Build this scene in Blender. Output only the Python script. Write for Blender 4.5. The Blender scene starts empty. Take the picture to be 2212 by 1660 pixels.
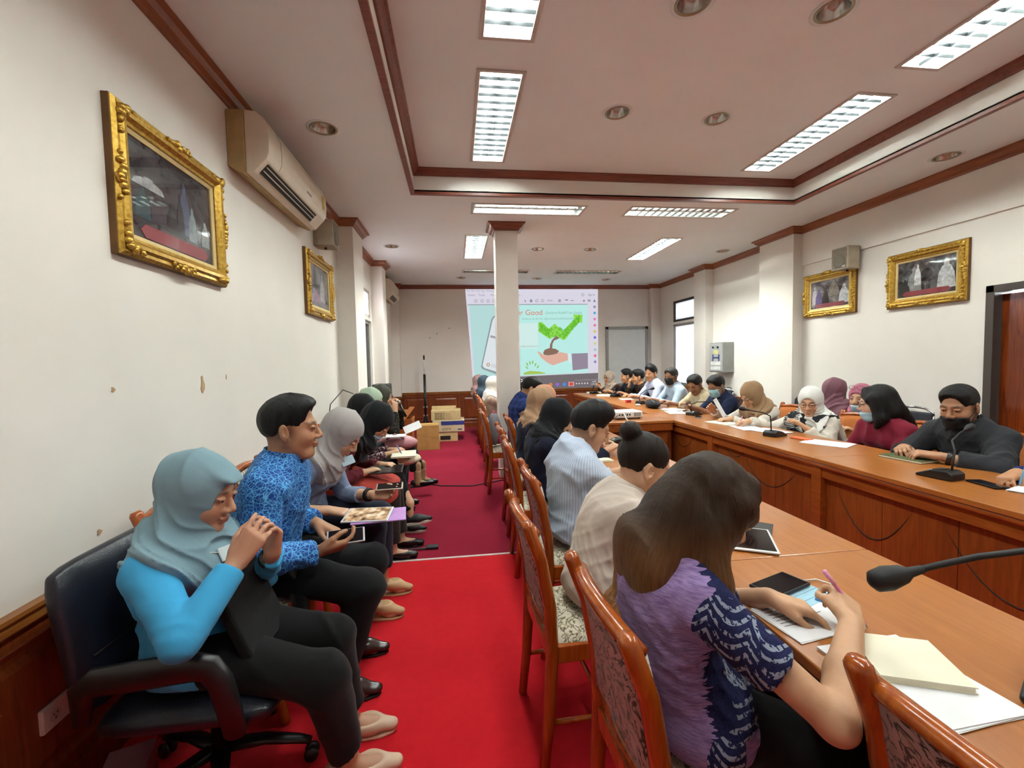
import bpy, math, random
import numpy as np
from mathutils import Matrix, Vector
random.seed(7); np.random.seed(7)
SC = bpy.context.scene
COL = SC.collection
# ------------------------------------------------------------------ camera
FOC, YAW, PIT, ROL, CAMH = 955.08, .125212, .0532006, -.0206213, 1.42
_f = Vector((math.sin(YAW)*math.cos(PIT), math.cos(YAW)*math.cos(PIT), -math.sin(PIT)))
_r = Vector((math.cos(YAW), -math.sin(YAW), 0)); _u = _r.cross(_f)
_c, _s = math.cos(ROL), math.sin(ROL)
_r2 = _r*_c + _u*_s; _u2 = _u*_c - _r*_s
cam = bpy.data.cameras.new('camera'); cam.sensor_fit = 'HORIZONTAL'; cam.sensor_width = 36
cam.lens = FOC/2212*36; cam.clip_start = .02
camo = bpy.data.objects.new('camera', cam); COL.objects.link(camo)
camo.matrix_world = Matrix(((_r2.x, _u2.x, -_f.x, 0), (_r2.y, _u2.y, -_f.y, 0), (_r2.z, _u2.z, -_f.z, CAMH), (0, 0, 0, 1)))
SC.camera = camo
# ------------------------------------------------------------------ world, exposure
w = bpy.data.worlds.new('daylight'); SC.world = w; w.use_nodes = True
w.node_tree.nodes['Background'].inputs[0].default_value = (.95, .97, 1.0, 1)
w.node_tree.nodes['Background'].inputs[1].default_value = 5.0
vs = SC.view_settings
vs.view_transform = 'Standard'; vs.look = 'None'; vs.gamma = 1; vs.use_curve_mapping = False
vs.exposure = 2.68
TUBE = 21.0          # emission of the lit fluorescent tubes
# ------------------------------------------------------------------ materials
def lin(h):
    if isinstance(h, (tuple, list)): return tuple(h[:3]) + (1,)
    h = h.lstrip('#'); o = []
    for i in (0, 2, 4):
        v = int(h[i:i+2], 16)/255; o.append(v/12.92 if v <= .04045 else ((v+.055)/1.055)**2.4)
    return tuple(o) + (1,)
class NT:
    def __init__(s, name):
        s.m = bpy.data.materials.new(name); s.m.use_nodes = True; s.t = s.m.node_tree
        s.b = s.t.nodes['Principled BSDF']; s.out = s.t.nodes['Material Output']
    def n(s, ty, **kw):
        nd = s.t.nodes.new(ty)
        for k, v in kw.items():
            if isinstance(k, str) and k.startswith('i_'):
                key = k[2:]; key = int(key) if key.isdigit() else key.replace('_', ' ')
                if hasattr(v, 'is_linked') or isinstance(v, bpy.types.NodeSocket): s.t.links.new(v, nd.inputs[key])
                else: nd.inputs[key].default_value = v
            else: setattr(nd, k, v)
        return nd
    def l(s, a, b): s.t.links.new(a, b)
    def obj(s, scale=(1, 1, 1), rot=(0, 0, 0), gen=False):
        tc = s.n('ShaderNodeTexCoord'); mp = s.n('ShaderNodeMapping')
        mp.inputs['Scale'].default_value = scale; mp.inputs['Rotation'].default_value = rot
        s.l(tc.outputs['Generated' if gen else 'Object'], mp.inputs['Vector']); return mp.outputs[0]
    def noise(s, vec, scale, detail=3, rough=.5, dist=0):
        return s.n('ShaderNodeTexNoise', i_Vector=vec, i_Scale=scale, i_Detail=detail, i_Roughness=rough, i_Distortion=dist).outputs['Fac']
    def ramp(s, fac, stops, mode='LINEAR'):
        r = s.n('ShaderNodeValToRGB'); r.color_ramp.interpolation = mode
        e = r.color_ramp.elements
        while len(e) < len(stops): e.new(.5)
        for el, (p, c) in zip(e, stops): el.position = p; el.color = lin(c)
        s.l(fac, r.inputs[0]); return r.outputs[0]
    def mix(s, fac, a, b, ty='MIX'):
        m = s.n('ShaderNodeMix', data_type='RGBA', blend_type=ty)
        for sock, v in ((m.inputs[0], fac), (m.inputs[6], a), (m.inputs[7], b)):
            if isinstance(v, bpy.types.NodeSocket): s.l(v, sock)
            elif isinstance(v, (int, float)): sock.default_value = v
            else: sock.default_value = lin(v)
        return m.outputs[2]
    def math(s, op, a, b=0.0):
        m = s.n('ShaderNodeMath', operation=op)
        for i, v in enumerate((a, b)):
            if isinstance(v, bpy.types.NodeSocket): s.l(v, m.inputs[i])
            else: m.inputs[i].default_value = v
        return m.outputs[0]
    def sep(s, vec): return s.n('ShaderNodeSeparateXYZ', i_0=vec).outputs
    def bump(s, h, strength=.3, dist=.01):
        b = s.n('ShaderNodeBump', i_Strength=strength, i_Distance=dist, i_Height=h); s.l(b.outputs[0], s.b.inputs['Normal'])
    def fin(s, col=None, rough=.5, metal=0, spec=.5, **kw):
        if col is not None:
            if isinstance(col, bpy.types.NodeSocket): s.l(col, s.b.inputs['Base Color'])
            else: s.b.inputs['Base Color'].default_value = lin(col)
        if isinstance(rough, bpy.types.NodeSocket): s.l(rough, s.b.inputs['Roughness'])
        else: s.b.inputs['Roughness'].default_value = rough
        s.b.inputs['Metallic'].default_value = metal; s.b.inputs['Specular IOR Level'].default_value = spec
        for k, v in kw.items(): s.b.inputs[k.replace('_', ' ')].default_value = v
        return s.m
_mc = {}
def plain(col, rough=.5, metal=0, var=.06, vscale=9, bump=0, bscale=60, spec=.5, **kw):
    """single colour with a faint procedural variation"""
    key = (str(col), rough, metal, var, vscale, bump, bscale, spec, str(kw))
    if key in _mc: return _mc[key]
    t = NT('mat_%s' % (col if isinstance(col, str) else len(_mc))); v = t.obj()
    c = lin(col); n = t.noise(v, vscale, 4)
    d = tuple(x*(1-var*2) for x in c[:3]); u = tuple(min(1, x*(1+var)) for x in c[:3])
    cc = t.ramp(n, [(.3, d), (.7, u)])
    if bump: t.bump(t.noise(v, bscale, 3), bump, .01)
    _mc[key] = t.fin(cc, rough, metal, spec, **kw); return _mc[key]
def emit(col, strength, name='light'):
    t = NT(name); t.b.inputs['Base Color'].default_value = lin(col)
    t.b.inputs['Emission Color'].default_value = lin(col); t.b.inputs['Emission Strength'].default_value = strength
    return t.m
def wood(name, dark, mid, light, axis='z', rough=.35, scale=1.0, spec=.5, coat=0.0, bump=.02):
    t = NT(name); st = {'x': (1.2, 14, 14), 'y': (14, 1.2, 14), 'z': (14, 14, 1.2)}[axis]
    v = t.obj(tuple(q*scale for q in st))
    n = t.noise(v, 2.2, 6, .62, 1.2); n2 = t.noise(t.obj((1, 1, 1)), 2.3, 2)
    f = t.math('ADD', t.math('MULTIPLY', n, .75), t.math('MULTIPLY', n2, .25))
    c = t.ramp(f, [(.28, dark), (.5, mid), (.72, light)])
    if bump: t.bump(n, bump, .003)
    return t.fin(c, rough, 0, spec, Coat_Weight=coat, Coat_Roughness=.12)
def cloth(col, col2=None, rough=.9, weave=420, wb=.18, var=.10, fold=.35, fscale=7, sheen=.15):
    """woven cloth: weave relief, soft colour variation and fold relief"""
    key = ('cloth', str(col), str(col2), weave, wb, var, fold, fscale)
    if key in _mc: return _mc[key]
    t = NT('cloth_%s' % str(col).strip('#')); v = t.obj()
    c = lin(col); u = lin(col2) if col2 else tuple(min(1, x*(1+var)) for x in c[:3])
    n = t.noise(v, fscale, 3, .5, .6)
    cc = t.ramp(n, [(.3, tuple(x*(1-var) for x in c[:3])), (.75, u)])
    fine = t.noise(v, weave, 1)
    h = t.math('ADD', t.math('MULTIPLY', n, fold), t.math('MULTIPLY', fine, wb*.05))
    t.bump(h, .55, .03)
    _mc[key] = t.fin(cc, rough, 0, .25, Sheen_Weight=sheen*.4, Sheen_Roughness=.5); return _mc[key]
# ------------------------------------------------------------------ mesh collecting
def vec(*a): return np.array(a, float)
def unit(a):
    a = np.asarray(a, float); n = np.linalg.norm(a); return a/n if n > 1e-9 else a
def frame(d, up=(0, 0, 1)):
    d = unit(d); up = np.asarray(up, float)
    if abs(d @ unit(up)) > .98: up = vec(1, 0, 0) if abs(d[0]) < .9 else vec(0, 1, 0)
    a = unit(np.cross(up, d)); b = np.cross(d, a); return a, b, d
def rotz(a):
    c, s = math.cos(a), math.sin(a); return np.array([[c, -s, 0], [s, c, 0], [0, 0, 1.]])
def roty(a):
    c, s = math.cos(a), math.sin(a); return np.array([[c, 0, s], [0, 1, 0], [-s, 0, c]])
def rotx(a):
    c, s = math.cos(a), math.sin(a); return np.array([[1, 0, 0], [0, c, -s], [0, s, c]])
class MB:
    def __init__(s): s.v = []; s.f = []
    def add(s, vs, fs):
        o = len(s.v); s.v += [tuple(map(float, p)) for p in vs]; s.f += [tuple(i+o for i in q) for q in fs]; return s
    def box(s, c, size, R=None):
        h = np.array(size)/2; P = np.array([[x, y, z] for x in (-1, 1) for y in (-1, 1) for z in (-1, 1)])*h
        if R is not None: P = P @ np.asarray(R).T
        return s.add(P+np.asarray(c), [(0, 1, 3, 2), (4, 6, 7, 5), (0, 4, 5, 1), (2, 3, 7, 6), (0, 2, 6, 4), (1, 5, 7, 3)])
    def b2(s, lo, hi): lo = np.array(lo, float); hi = np.array(hi, float); return s.box((lo+hi)/2, hi-lo)
    def tube(s, pts, rad, n=8, caps=True, up=(0, 0, 1), flat=1.0):
        pts = [np.asarray(p, float) for p in pts]; m = len(pts)
        if not hasattr(rad, '__len__'): rad = [rad]*m
        vs = []; a = None
        for i, p in enumerate(pts):
            d = unit(pts[min(i+1, m-1)]-pts[max(i-1, 0)])
            if a is None: a, b, _ = frame(d, up)
            else:
                a = unit(a-d*(a @ d)); b = np.cross(d, a)
            for k in range(n):
                t = 2*math.pi*k/n; vs.append(p+(a*math.cos(t)+b*math.sin(t)*flat)*rad[i])
        fs = [(i*n+k, i*n+(k+1) % n, (i+1)*n+(k+1) % n, (i+1)*n+k) for i in range(m-1) for k in range(n)]
        if caps: fs += [tuple(range(n))[::-1], tuple(range((m-1)*n, m*n))]
        return s.add(vs, fs)
    def lathe(s, prof, c=(0, 0, 0), R=None, n=20, caps=True):
        """prof: (r, z) list revolved about z"""
        vs = []; m = len(prof)
        for r, z in prof:
            for k in range(n):
                t = 2*math.pi*k/n; vs.append((r*math.cos(t), r*math.sin(t), z))
        vs = np.array(vs)
        if R is not None: vs = vs @ np.asarray(R).T
        fs = [(i*n+k, i*n+(k+1) % n, (i+1)*n+(k+1) % n, (i+1)*n+k) for i in range(m-1) for k in range(n)]
        if caps: fs += [tuple(range(n))[::-1], tuple(range((m-1)*n, m*n))]
        return s.add(vs+np.asarray(c, float), fs)
    def ell(s, c, r, R=None, n=16, m=10):
        return s.lathe_e(c, r, R, n, m)
    def lathe_e(s, c, r, R, n, m):
        vs = []; r = np.asarray(r, float)
        for i in range(m+1):
            a = math.pi*i/m
            for k in range(n):
                t = 2*math.pi*k/n; vs.append((math.sin(a)*math.cos(t), math.sin(a)*math.sin(t), -math.cos(a)))
        vs = np.array(vs)*r
        if R is not None: vs = vs @ np.asarray(R).T
        fs = [(i*n+k, i*n+(k+1) % n, (i+1)*n+(k+1) % n, (i+1)*n+k) for i in range(m) for k in range(n)]
        return s.add(vs+np.asarray(c, float), fs)
    def prism(s, poly, o, u, v, w):
        """extrude 2-D polygon (in u, v from o) by vector w"""
        o, u, v, w = (np.asarray(q, float) for q in (o, u, v, w)); n = len(poly)
        P = [o+u*a+v*b for a, b in poly]
        vs = P+[p+w for p in P]
        fs = [tuple(range(n))[::-1], tuple(range(n, 2*n))]+[(i, (i+1) % n, n+(i+1) % n, n+i) for i in range(n)]
        return s.add(vs, fs)
    def sweep(s, path, prof, closed=False, side=1):
        """profile (out, z) along an XY path with mitred corners; out is to the left of travel"""
        P = [np.array(p[:2], float) for p in path]; m = len(P); vs = []; k = len(prof)
        for i in range(m):
            a = P[i]-P[i-1] if (i > 0 or closed) else P[1]-P[0]
            b = P[(i+1) % m]-P[i] if (i < m-1 or closed) else P[-1]-P[-2]
            a = a/np.linalg.norm(a); b = b/np.linalg.norm(b)
            na = np.array([-a[1], a[0]]); nb = np.array([-b[1], b[0]]); q = na+nb; q = q/(q @ na)
            for o, z in prof: vs.append((P[i][0]+q[0]*o*side, P[i][1]+q[1]*o*side, z))
        fs = []
        for i in range(m if closed else m-1):
            j = (i+1) % m
            for t in range(k): fs.append((i*k+t, j*k+t, j*k+(t+1) % k, i*k+(t+1) % k))
        if not closed: fs += [tuple(range(k)), tuple(range((m-1)*k, m*k))[::-1]]
        return s.add(vs, fs)
    def plate(s, us, vs_, holes, fn):
        """rectangle lo..hi in (u,v) with rectangular holes; fn(u,v)->xyz"""
        U = sorted(set([us[0], us[1]]+[h[i] for h in holes for i in (0, 1) if us[0] < h[i] < us[1]]))
        V = sorted(set([vs_[0], vs_[1]]+[h[i] for h in holes for i in (2, 3) if vs_[0] < h[i] < vs_[1]]))
        idx = {}
        def vid(i, j):
            if (i, j) not in idx: idx[(i, j)] = len(s.v); s.v.append(tuple(map(float, fn(U[i], V[j]))))
            return idx[(i, j)]
        for i in range(len(U)-1):
            for j in range(len(V)-1):
                cu, cv = (U[i]+U[i+1])/2, (V[j]+V[j+1])/2
                if any(h[0] < cu < h[1] and h[2] < cv < h[3] for h in holes): continue
                s.f.append((vid(i, j), vid(i+1, j), vid(i+1, j+1), vid(i, j+1)))
        return s
    def mesh(s, name, smooth=False):
        me = bpy.data.meshes.new(name); me.from_pydata(s.v, [], s.f)
        if smooth: me.polygons.foreach_set('use_smooth', [True]*len(me.polygons))
        me.update(); return me
    def build(s, name, mat, parent=None, smooth=False, bevel=0, seg=2, sub=0, solid=0, fix=True, angle=35):
        me = s.mesh(name, smooth)
        if fix:
            import bmesh
            bm = bmesh.new(); bm.from_mesh(me); bmesh.ops.recalc_face_normals(bm, faces=bm.faces); bm.to_mesh(me); bm.free()
        o = link(name, me, mat, parent)
        if solid:
            md = o.modifiers.new('solid', 'SOLIDIFY'); md.thickness = solid; md.offset = -1
        if bevel:
            md = o.modifiers.new('bevel', 'BEVEL'); md.width = bevel; md.segments = seg; md.limit_method = 'ANGLE'; md.angle_limit = math.radians(angle)
        if sub:
            md = o.modifiers.new('sub', 'SUBSURF'); md.levels = sub; md.render_levels = sub
        return o
def link(name, me, mat, parent=None):
    o = bpy.data.objects.new(name, me); COL.objects.link(o)
    if mat is not None and me is not None and not me.materials: me.materials.append(mat)
    if parent is not None: o.parent = parent
    return o
def thing(name, label, cat, loc=(0, 0, 0), rz=0.0, group=None):
    o = bpy.data.objects.new(name, None); COL.objects.link(o); o.empty_display_size = .05
    o.location = loc; o.rotation_euler = (0, 0, rz); o['label'] = label; o['category'] = cat
    if group: o['group'] = group
    return o
def tag(o, label, cat, group=None, kind=None):
    o['label'] = label; o['category'] = cat
    if group: o['group'] = group
    if kind: o['kind'] = kind
    return o
def struct(o, label, cat): return tag(o, label, cat, kind='structure')
def copy_tree(o, parent=None):
    c = o.copy(); COL.objects.link(c); c.parent = parent
    for ch in list(o.children): copy_tree(ch, c)
    return c
def text_mesh(body, size, mat, name, parent, M, align='LEFT', thick=.0005):
    cu = bpy.data.curves.new(name, 'FONT'); cu.body = body; cu.size = size; cu.extrude = thick; cu.align_x = align
    o = bpy.data.objects.new(name, cu); COL.objects.link(o); cu.materials.append(mat)
    dg = bpy.context.evaluated_depsgraph_get()
    me = bpy.data.meshes.new_from_object(o.evaluated_get(dg)); bpy.data.objects.remove(o); bpy.data.curves.remove(cu)
    q = bpy.data.objects.new(name, me); COL.objects.link(q); q.parent = parent; q.matrix_local = M
    return q
# ================================================================== structure
XL, XR, XR2, YB, YF, ZC, ZT = -1.30, 4.44, 4.55, 9.52, -1.6, 3.03, 3.25
TX0, TX1, TY0, TY1 = -.355, 3.605, -1.1, 4.37      # ceiling tray
def wallmat(name, c0, c1):
    t = NT(name); v = t.obj()
    n = t.noise(v, .9, 4, .6); n2 = t.noise(v, 240, 2)
    t.bump(t.math('ADD', t.math('MULTIPLY', n2, .5), n), .10, .004)
    return t.fin(t.ramp(n, [(.3, c0), (.7, c1)]), .75, 0, .25)
M_wall = wallmat('wall_paint', '#dad5cc', '#e4dfd7')
M_wallb = wallmat('wall_paint_far', '#d6d0c8', '#e0dad2')
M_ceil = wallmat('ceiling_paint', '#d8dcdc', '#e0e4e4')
M_crown = wood('crown_wood', '#5e2c1e', '#784030', '#8a5140', 'x', .35)
M_crown2 = wood('crown_wood_side', '#6a3518', '#874a24', '#9a5c34', 'y', .35)
M_wains = wood('wainscot_wood', '#4a1e0a', '#733414', '#884520', 'z', .35)
M_rail = wood('rail_wood', '#5a2f14', '#86501f', '#9a6430', 'y', .3)
M_alu = plain('#8d8c88', .35, .7, .05)
M_dark = plain('#1c1b1a', .5, 0, .1)
# ---- floor: two carpets and the pale seam
def carpet(name, c0, c1):
    t = NT(name); v = t.obj(); n = t.noise(v, 420, 2); n2 = t.noise(v, 2.1, 5, .65); n3 = t.noise(v, 26, 3)
    f = t.math('ADD', t.math('MULTIPLY', n2, .55), t.math('ADD', t.math('MULTIPLY', n, .2), t.math('MULTIPLY', n3, .25)))
    t.bump(n, .6, .004)
    return t.fin(t.ramp(f, [(.35, c0), (.65, c1)]), .97, 0, .08, Sheen_Weight=.06)
SEAM = 3.17
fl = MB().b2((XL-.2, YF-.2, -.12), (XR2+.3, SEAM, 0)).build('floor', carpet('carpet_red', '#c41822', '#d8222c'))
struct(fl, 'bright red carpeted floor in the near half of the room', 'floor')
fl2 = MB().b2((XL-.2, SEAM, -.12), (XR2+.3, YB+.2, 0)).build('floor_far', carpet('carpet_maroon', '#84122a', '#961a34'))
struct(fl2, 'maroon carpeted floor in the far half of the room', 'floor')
sm = MB().b2((XL, SEAM-.012, -.01), (XR, SEAM+.012, .004)).build('trim_1', plain('#d9c6c0', .7), bevel=.002)
struct(sm, 'pale strip covering the seam between the two carpets', 'trim')
# ---- ceiling with tray and fixture openings
FIX = []   # (x0,x1,y0,y1,z,lit)
for x0 in (.20, 2.865):
    for y0 in (2.885, 1.335, -.215): FIX.append((x0, x0+.275, y0, y0+1.25, ZT, 1))  # rearmost pair is out of view, added to continue the row and give light
FIX += [(.225, 1.405, 4.62, 4.90, ZC, 2), (1.92, 3.10, 4.60, 4.88, ZC, 2), (.18, .445, 5.76, 7.0, ZC, 3), (2.82, 3.085, 5.76, 7.0, ZC, 3),
        (.18, 1.35, 7.89, 8.15, ZC, 0), (1.88, 3.07, 7.92, 8.19, ZC, 0)]
DL = [(-.852, 3.24, ZC), (-.835, 6.35, ZC), (1.227, 6.41, ZC), (2.008, 6.40, ZC), (4.1, 6.40, ZC), (.144, 8.64, ZC), (1.64, 8.71, ZC), (3.08, 8.79, ZC),
      (4.06, 3.26, ZC), (1.245, 3.27, ZT), (2.045, 3.28, ZT), (1.265, 2.245, ZT), (2.05, 2.22, ZT), (-.852, 1.2, ZC), (4.06, 1.2, ZC)]
def holes(z): return [(a, b, c, d) for a, b, c, d, zz, _ in FIX if zz == z]+[(x-.079, x+.079, y-.079, y+.079) for x, y, zz in DL if zz == z]
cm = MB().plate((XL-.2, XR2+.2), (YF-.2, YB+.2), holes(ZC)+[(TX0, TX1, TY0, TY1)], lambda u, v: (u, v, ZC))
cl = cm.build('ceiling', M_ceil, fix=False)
md = cl.modifiers.new('solid', 'SOLIDIFY'); md.thickness = .03; md.offset = 1
struct(cl, 'plastered pinkish white ceiling around the raised tray', 'ceiling')
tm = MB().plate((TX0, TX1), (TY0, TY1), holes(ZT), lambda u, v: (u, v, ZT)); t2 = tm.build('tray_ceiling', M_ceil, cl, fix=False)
md = t2.modifiers.new('solid', 'SOLIDIFY'); md.thickness = .03; md.offset = 1
M_tray = wallmat('tray_paint', '#dcdad2', '#e3e1da')
tw = MB()
for lo, hi in (((TX0-.03, TY0, ZC), (TX0, TY1, ZT)), ((TX1, TY0, ZC), (TX1+.03, TY1, ZT)), ((TX0-.03, TY1, ZC), (TX1+.03, TY1+.03, ZT)), ((TX0-.03, TY0-.03, ZC), (TX1+.03, TY0, ZT))): tw.b2(lo, hi)
tw.build('tray_side', M_tray, cl)
tp = [(TX0, TY0), (TX1, TY0), (TX1, TY1), (TX0, TY1)]
crp = lambda z, d, h: [(0, z), (d, z), (d, z-h*.18), (d*.72, z-h*.30), (d*.5, z-h*.62), (d*.25, z-h*.8), (d*.2, z-h), (0, z-h)]
struct(MB().sweep(tp, crp(ZT, .06, .062), True).build('trim_2', M_crown), 'reddish brown moulding around the top of the ceiling tray', 'trim')
struct(MB().sweep(tp, [(.012, ZC+.012), (.012, ZC-.012), (-.03, ZC-.012), (-.03, ZC), (0, ZC), (0, ZC+.012)], True).build('trim_3', M_crown), 'thin reddish brown bead around the lower lip of the ceiling tray', 'trim')
# ---- walls
def wall(name, mat, us, vs_, hol, fn, label):
    o = MB().plate(us, vs_, hol, fn).build(name, mat, fix=False)
    md = o.modifiers.new('solid', 'SOLIDIFY'); md.thickness = .16; md.offset = -1; struct(o, label, 'wall'); return o
ZW = ZT+.1
WL = (6.25, 7.12, 2.12, 2.53); WL2 = (6.25, 7.2, .05, 2.07)
wl = wall('wall_left', M_wall, (YF, YB+.16), (0, ZW), [WL, WL2], lambda u, v: (XL, u, v), 'long cream painted wall behind the row of seated people')
DOOR = (2.35, 3.16, 0, 1.91)
wr = MB().plate((YF, 5.5), (0, ZW), [DOOR], lambda u, v: (XR, u, v)).build('wall_right', M_wall, fix=False)
md = wr.modifiers.new("solid", "SOLIDIFY"); md.thickness = .16; md.offset = 1
struct(wr, 'cream painted wall with the two gold framed photographs and door', 'wall')
WR = (7.78, 8.84, 2.15, 2.58); WR2 = (7.78, 8.84, .85, 2.10)
wr2 = MB().plate((5.5, YB+.16), (0, ZW), [WR, WR2], lambda u, v: (XR2, u, v)).build('wall_right_far', M_wallb, fix=False)
md = wr2.modifiers.new("solid", "SOLIDIFY"); md.thickness = .16; md.offset = 1
struct(wr2, 'far cream wall with the window and the grey switch box', 'wall')
wb = MB().b2((XL-.2, YB, 0), (XR2+.2, YB+.16, ZW)).build('wall_back', M_wallb); struct(wb, 'far end wall that carries the projected slide', 'wall')
wf = MB().b2((XL-.2, YF-.16, 0), (XR2+.2, YF, ZW)).build('wall_front', M_wall); struct(wf, 'near end wall behind the viewer', 'wall')
def pil(name, lo, hi, label, mat=M_wall): struct(MB().b2(lo, hi).build(name, mat, bevel=.004), label, 'pilaster')
pil('pilaster', (XL-.02, 5.21, 0), (-1.105, 5.72, ZC), 'square wall pilaster beside the small gold framed picture')
pil('pilaster', (XL-.02, 7.29, 0), (-1.12, 7.62, ZC), 'slim wall pilaster next to the bright high window')
pil('pilaster', (XL-.02, 9.36, 0), (-1.14, YB, ZC), 'corner pilaster below the far air conditioner', M_wallb)
pil('pilaster', (4.297, 5.205, 0), (XR2+.02, 5.84, ZC), 'wide wall pilaster beside the smaller gold framed photograph')
pil('pilaster', (4.40, 7.38, 0), (XR2+.02, 7.76, ZC), 'slim wall pilaster between switch box and window', M_wallb)
pil('pilaster', (4.33, 9.40, 0), (XR2+.02, YB, ZC), 'corner pilaster beside the whiteboard', M_wallb)
# shallow beam above the right wall pictures
struct(MB().b2((XR-.018, YF, 2.55), (XR+.02, 5.21, ZC)).build('trim_4', M_wall, bevel=.004), 'shallow plaster beam running above the gold framed photographs', 'trim')
# ---- free-standing column with its own crown
c = thing('column', 'square white column standing in front of the projected slide', 'column', (.63, 5.38, 0)); c['kind'] = 'structure'
MB().b2((-.132, -.132, 0), (.132, .132, ZC)).build('shaft', M_wall, c, bevel=.012)
MB().b2((-.139, -.139, 1.3), (.139, -.125, ZC-.55)).build('face_panel', M_wall, c, bevel=.003) if False else None
MB().sweep([(-.132, -.132), (-.132, .132), (.132, .132), (.132, -.132)], [(q, z) for q, z in crp(ZC, .085, .085)], True).build('column_crown', M_crown, c)
# ---- crown mouldings (path keeps the room on its left)
pr = crp(ZC, .075, .078)
pathR = [(XR-.018, YF), (XR-.018, 5.205), (4.297, 5.205), (4.297, 5.84), (XR2, 5.84), (XR2, 7.38), (4.40, 7.38), (4.40, 7.76), (XR2, 7.76), (XR2, 9.40), (4.33, 9.40), (4.33, YB)]
pathB = [(4.33, YB), (-1.14, YB)]
pathL = [(-1.14, YB), (-1.14, 9.36), (XL, 9.36), (XL, 7.62), (-1.12, 7.62), (-1.12, 7.29), (XL, 7.29), (XL, 5.72), (-1.105, 5.72), (-1.105, 5.21), (XL, 5.21), (XL, YF)]
struct(MB().sweep(pathR, pr).build('trim_5', M_crown2), 'reddish brown crown moulding along the right wall', 'trim')
struct(MB().sweep(pathB, pr).build('trim_6', M_crown), 'reddish brown crown moulding along the far end wall', 'trim')
struct(MB().sweep(pathL, pr).build('trim_7', M_crown2), 'reddish brown crown moulding along the left wall', 'trim')
# ---- wainscot: backing, rail, raised panels
def rail_prof(z): return [(0, z), (.034, z), (.036, z-.012), (.026, z-.025), (.026, z-.05), (.014, z-.062), (0, z-.062)]
def wains(path, zt, name, label, w=.55, skip=()):
    o = MB().sweep(path, [(0, zt-.03), (.008, zt-.03), (.008, .0), (0, .0)]).build(name, M_wains)
    struct(o, label, 'wainscot')
    MB().sweep(path, rail_prof(zt)).build('chair_rail', M_rail, o)
    MB().sweep(path, [(0, .12), (.014, .12), (.02, .10), (.02, 0), (0, 0)]).build('skirting', M_wains, o)
    for a, b in zip(path[:-1], path[1:]):
        a = np.array(a); b = np.array(b); L = np.linalg.norm(b-a)
        if L < .45: continue
        d = (b-a)/L; n = np.array([-d[1], d[0]]); k = max(1, int(round(L/w))); st = L/k
        for i in range(k):
            p0 = a+d*(i*st+.05); p1 = a+d*((i+1)*st-.05); W = np.linalg.norm(p1-p0); z0, z1 = .17, zt-.105
            P = []
            for off, inset in ((.008, 0), (.02, .0), (.012, .02), (.012, .035), (.022, .06)):
                P.append([np.array([*(p0+d*inset+n*off), z0+inset]), np.array([*(p1-d*inset+n*off), z0+inset]), np.array([*(p1-d*inset+n*off), z1-inset]), np.array([*(p0+d*inset+n*off), z1-inset])])
            V = [q for r in P for q in r]; Fc = []
            for r in range(len(P)-1):
                for q in range(4): Fc.append((r*4+q, r*4+(q+1) % 4, (r+1)*4+(q+1) % 4, (r+1)*4+q))
            Fc.append(tuple(range(len(P)*4-4, len(P)*4)))
            MB().add(V, Fc).build('wainscot_panel', M_wains, o)
    return o
wains([(-1.14, YB), (-1.14, 9.36), (XL, 9.36), (XL, 7.62)], .72, 'wainscot_left_far', 'dark wood wainscot on the left wall near the far corner', .6)
wains([(XL, 5.21), (XL, YF)], .72, 'wainscot_left', 'dark reddish wood wainscot with rail behind the seated row', 1.2)
wains([(4.33, YB), (-1.14, YB)], .785, 'wainscot_back', 'dark panelled wood wainscot below the projected slide', .62)
wains([(XR, 3.24), (XR, 5.205)], .77, 'wainscot_right', 'dark wood wainscot and rail under the gold framed photographs', .6)
wains([(XR2, 5.84), (XR2, 7.38)], .76, 'wainscot_right_mid', 'dark wood wainscot under the grey switch box', .6)
# ---- windows
M_frost = NT('frosted_glass'); M_frost.t.links.new(M_frost.n('ShaderNodeMixShader', i_0=.35, i_1=M_frost.n('ShaderNodeBsdfTranslucent', i_Color=lin('#f3eef2')).outputs[0], i_2=M_frost.n('ShaderNodeBsdfDiffuse', i_Color=lin('#d8cfd2')).outputs[0]).outputs[0], M_frost.out.inputs[0]); M_frost = M_frost.m
M_frost2 = NT('dim_frosted_glass'); M_frost2.t.links.new(M_frost2.n('ShaderNodeMixShader', i_0=.5, i_1=M_frost2.n('ShaderNodeBsdfTranslucent', i_Color=lin('#a9aaac')).outputs[0], i_2=M_frost2.n('ShaderNodeBsdfDiffuse', i_Color=lin('#a6a8a8')).outputs[0]).outputs[0], M_frost2.out.inputs[0]); M_frost2 = M_frost2.m
M_tint = plain('#4a4d4c', .12, 0, .1)
def window(name, label, X, n, pan, mat, frm, parts, pane=None):
    o = thing(name, label, 'window', (X, pan[0], 0)); o['kind'] = 'structure'; y0, y1, z0, z1 = pan; W = y1-y0
    x0, x1 = (-.05, .03) if n > 0 else (-.03, .05)
    t = .045
    for nm, a, b in (('window_frame', (0, z0), (W, z0+t)), ('window_frame', (0, z1-t), (W, z1)), ('window_frame', (0, z0), (t, z1)), ('window_frame', (W-t, z0), (W, z1))):
        MB().b2((x0, a[0], a[1]), (x1, b[0], b[1])).build(nm, frm, o, bevel=.003)
    k = parts
    for i in range(k):
        a, b = t+(W-2*t)*i/k, t+(W-2*t)*(i+1)/k
        if i: MB().b2((x0+.01, a-.02, z0), (x1-.01, a+.02, z1)).build('mullion', frm, o, bevel=.003)
        MB().b2((-.006, a, z0+t), (.004, b, z1-t)).build('pane', mat, o)
    return o
M_fr_dark = plain('#2a211c', .45); M_fr_grey = plain('#9a9894', .4, .5)
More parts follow.
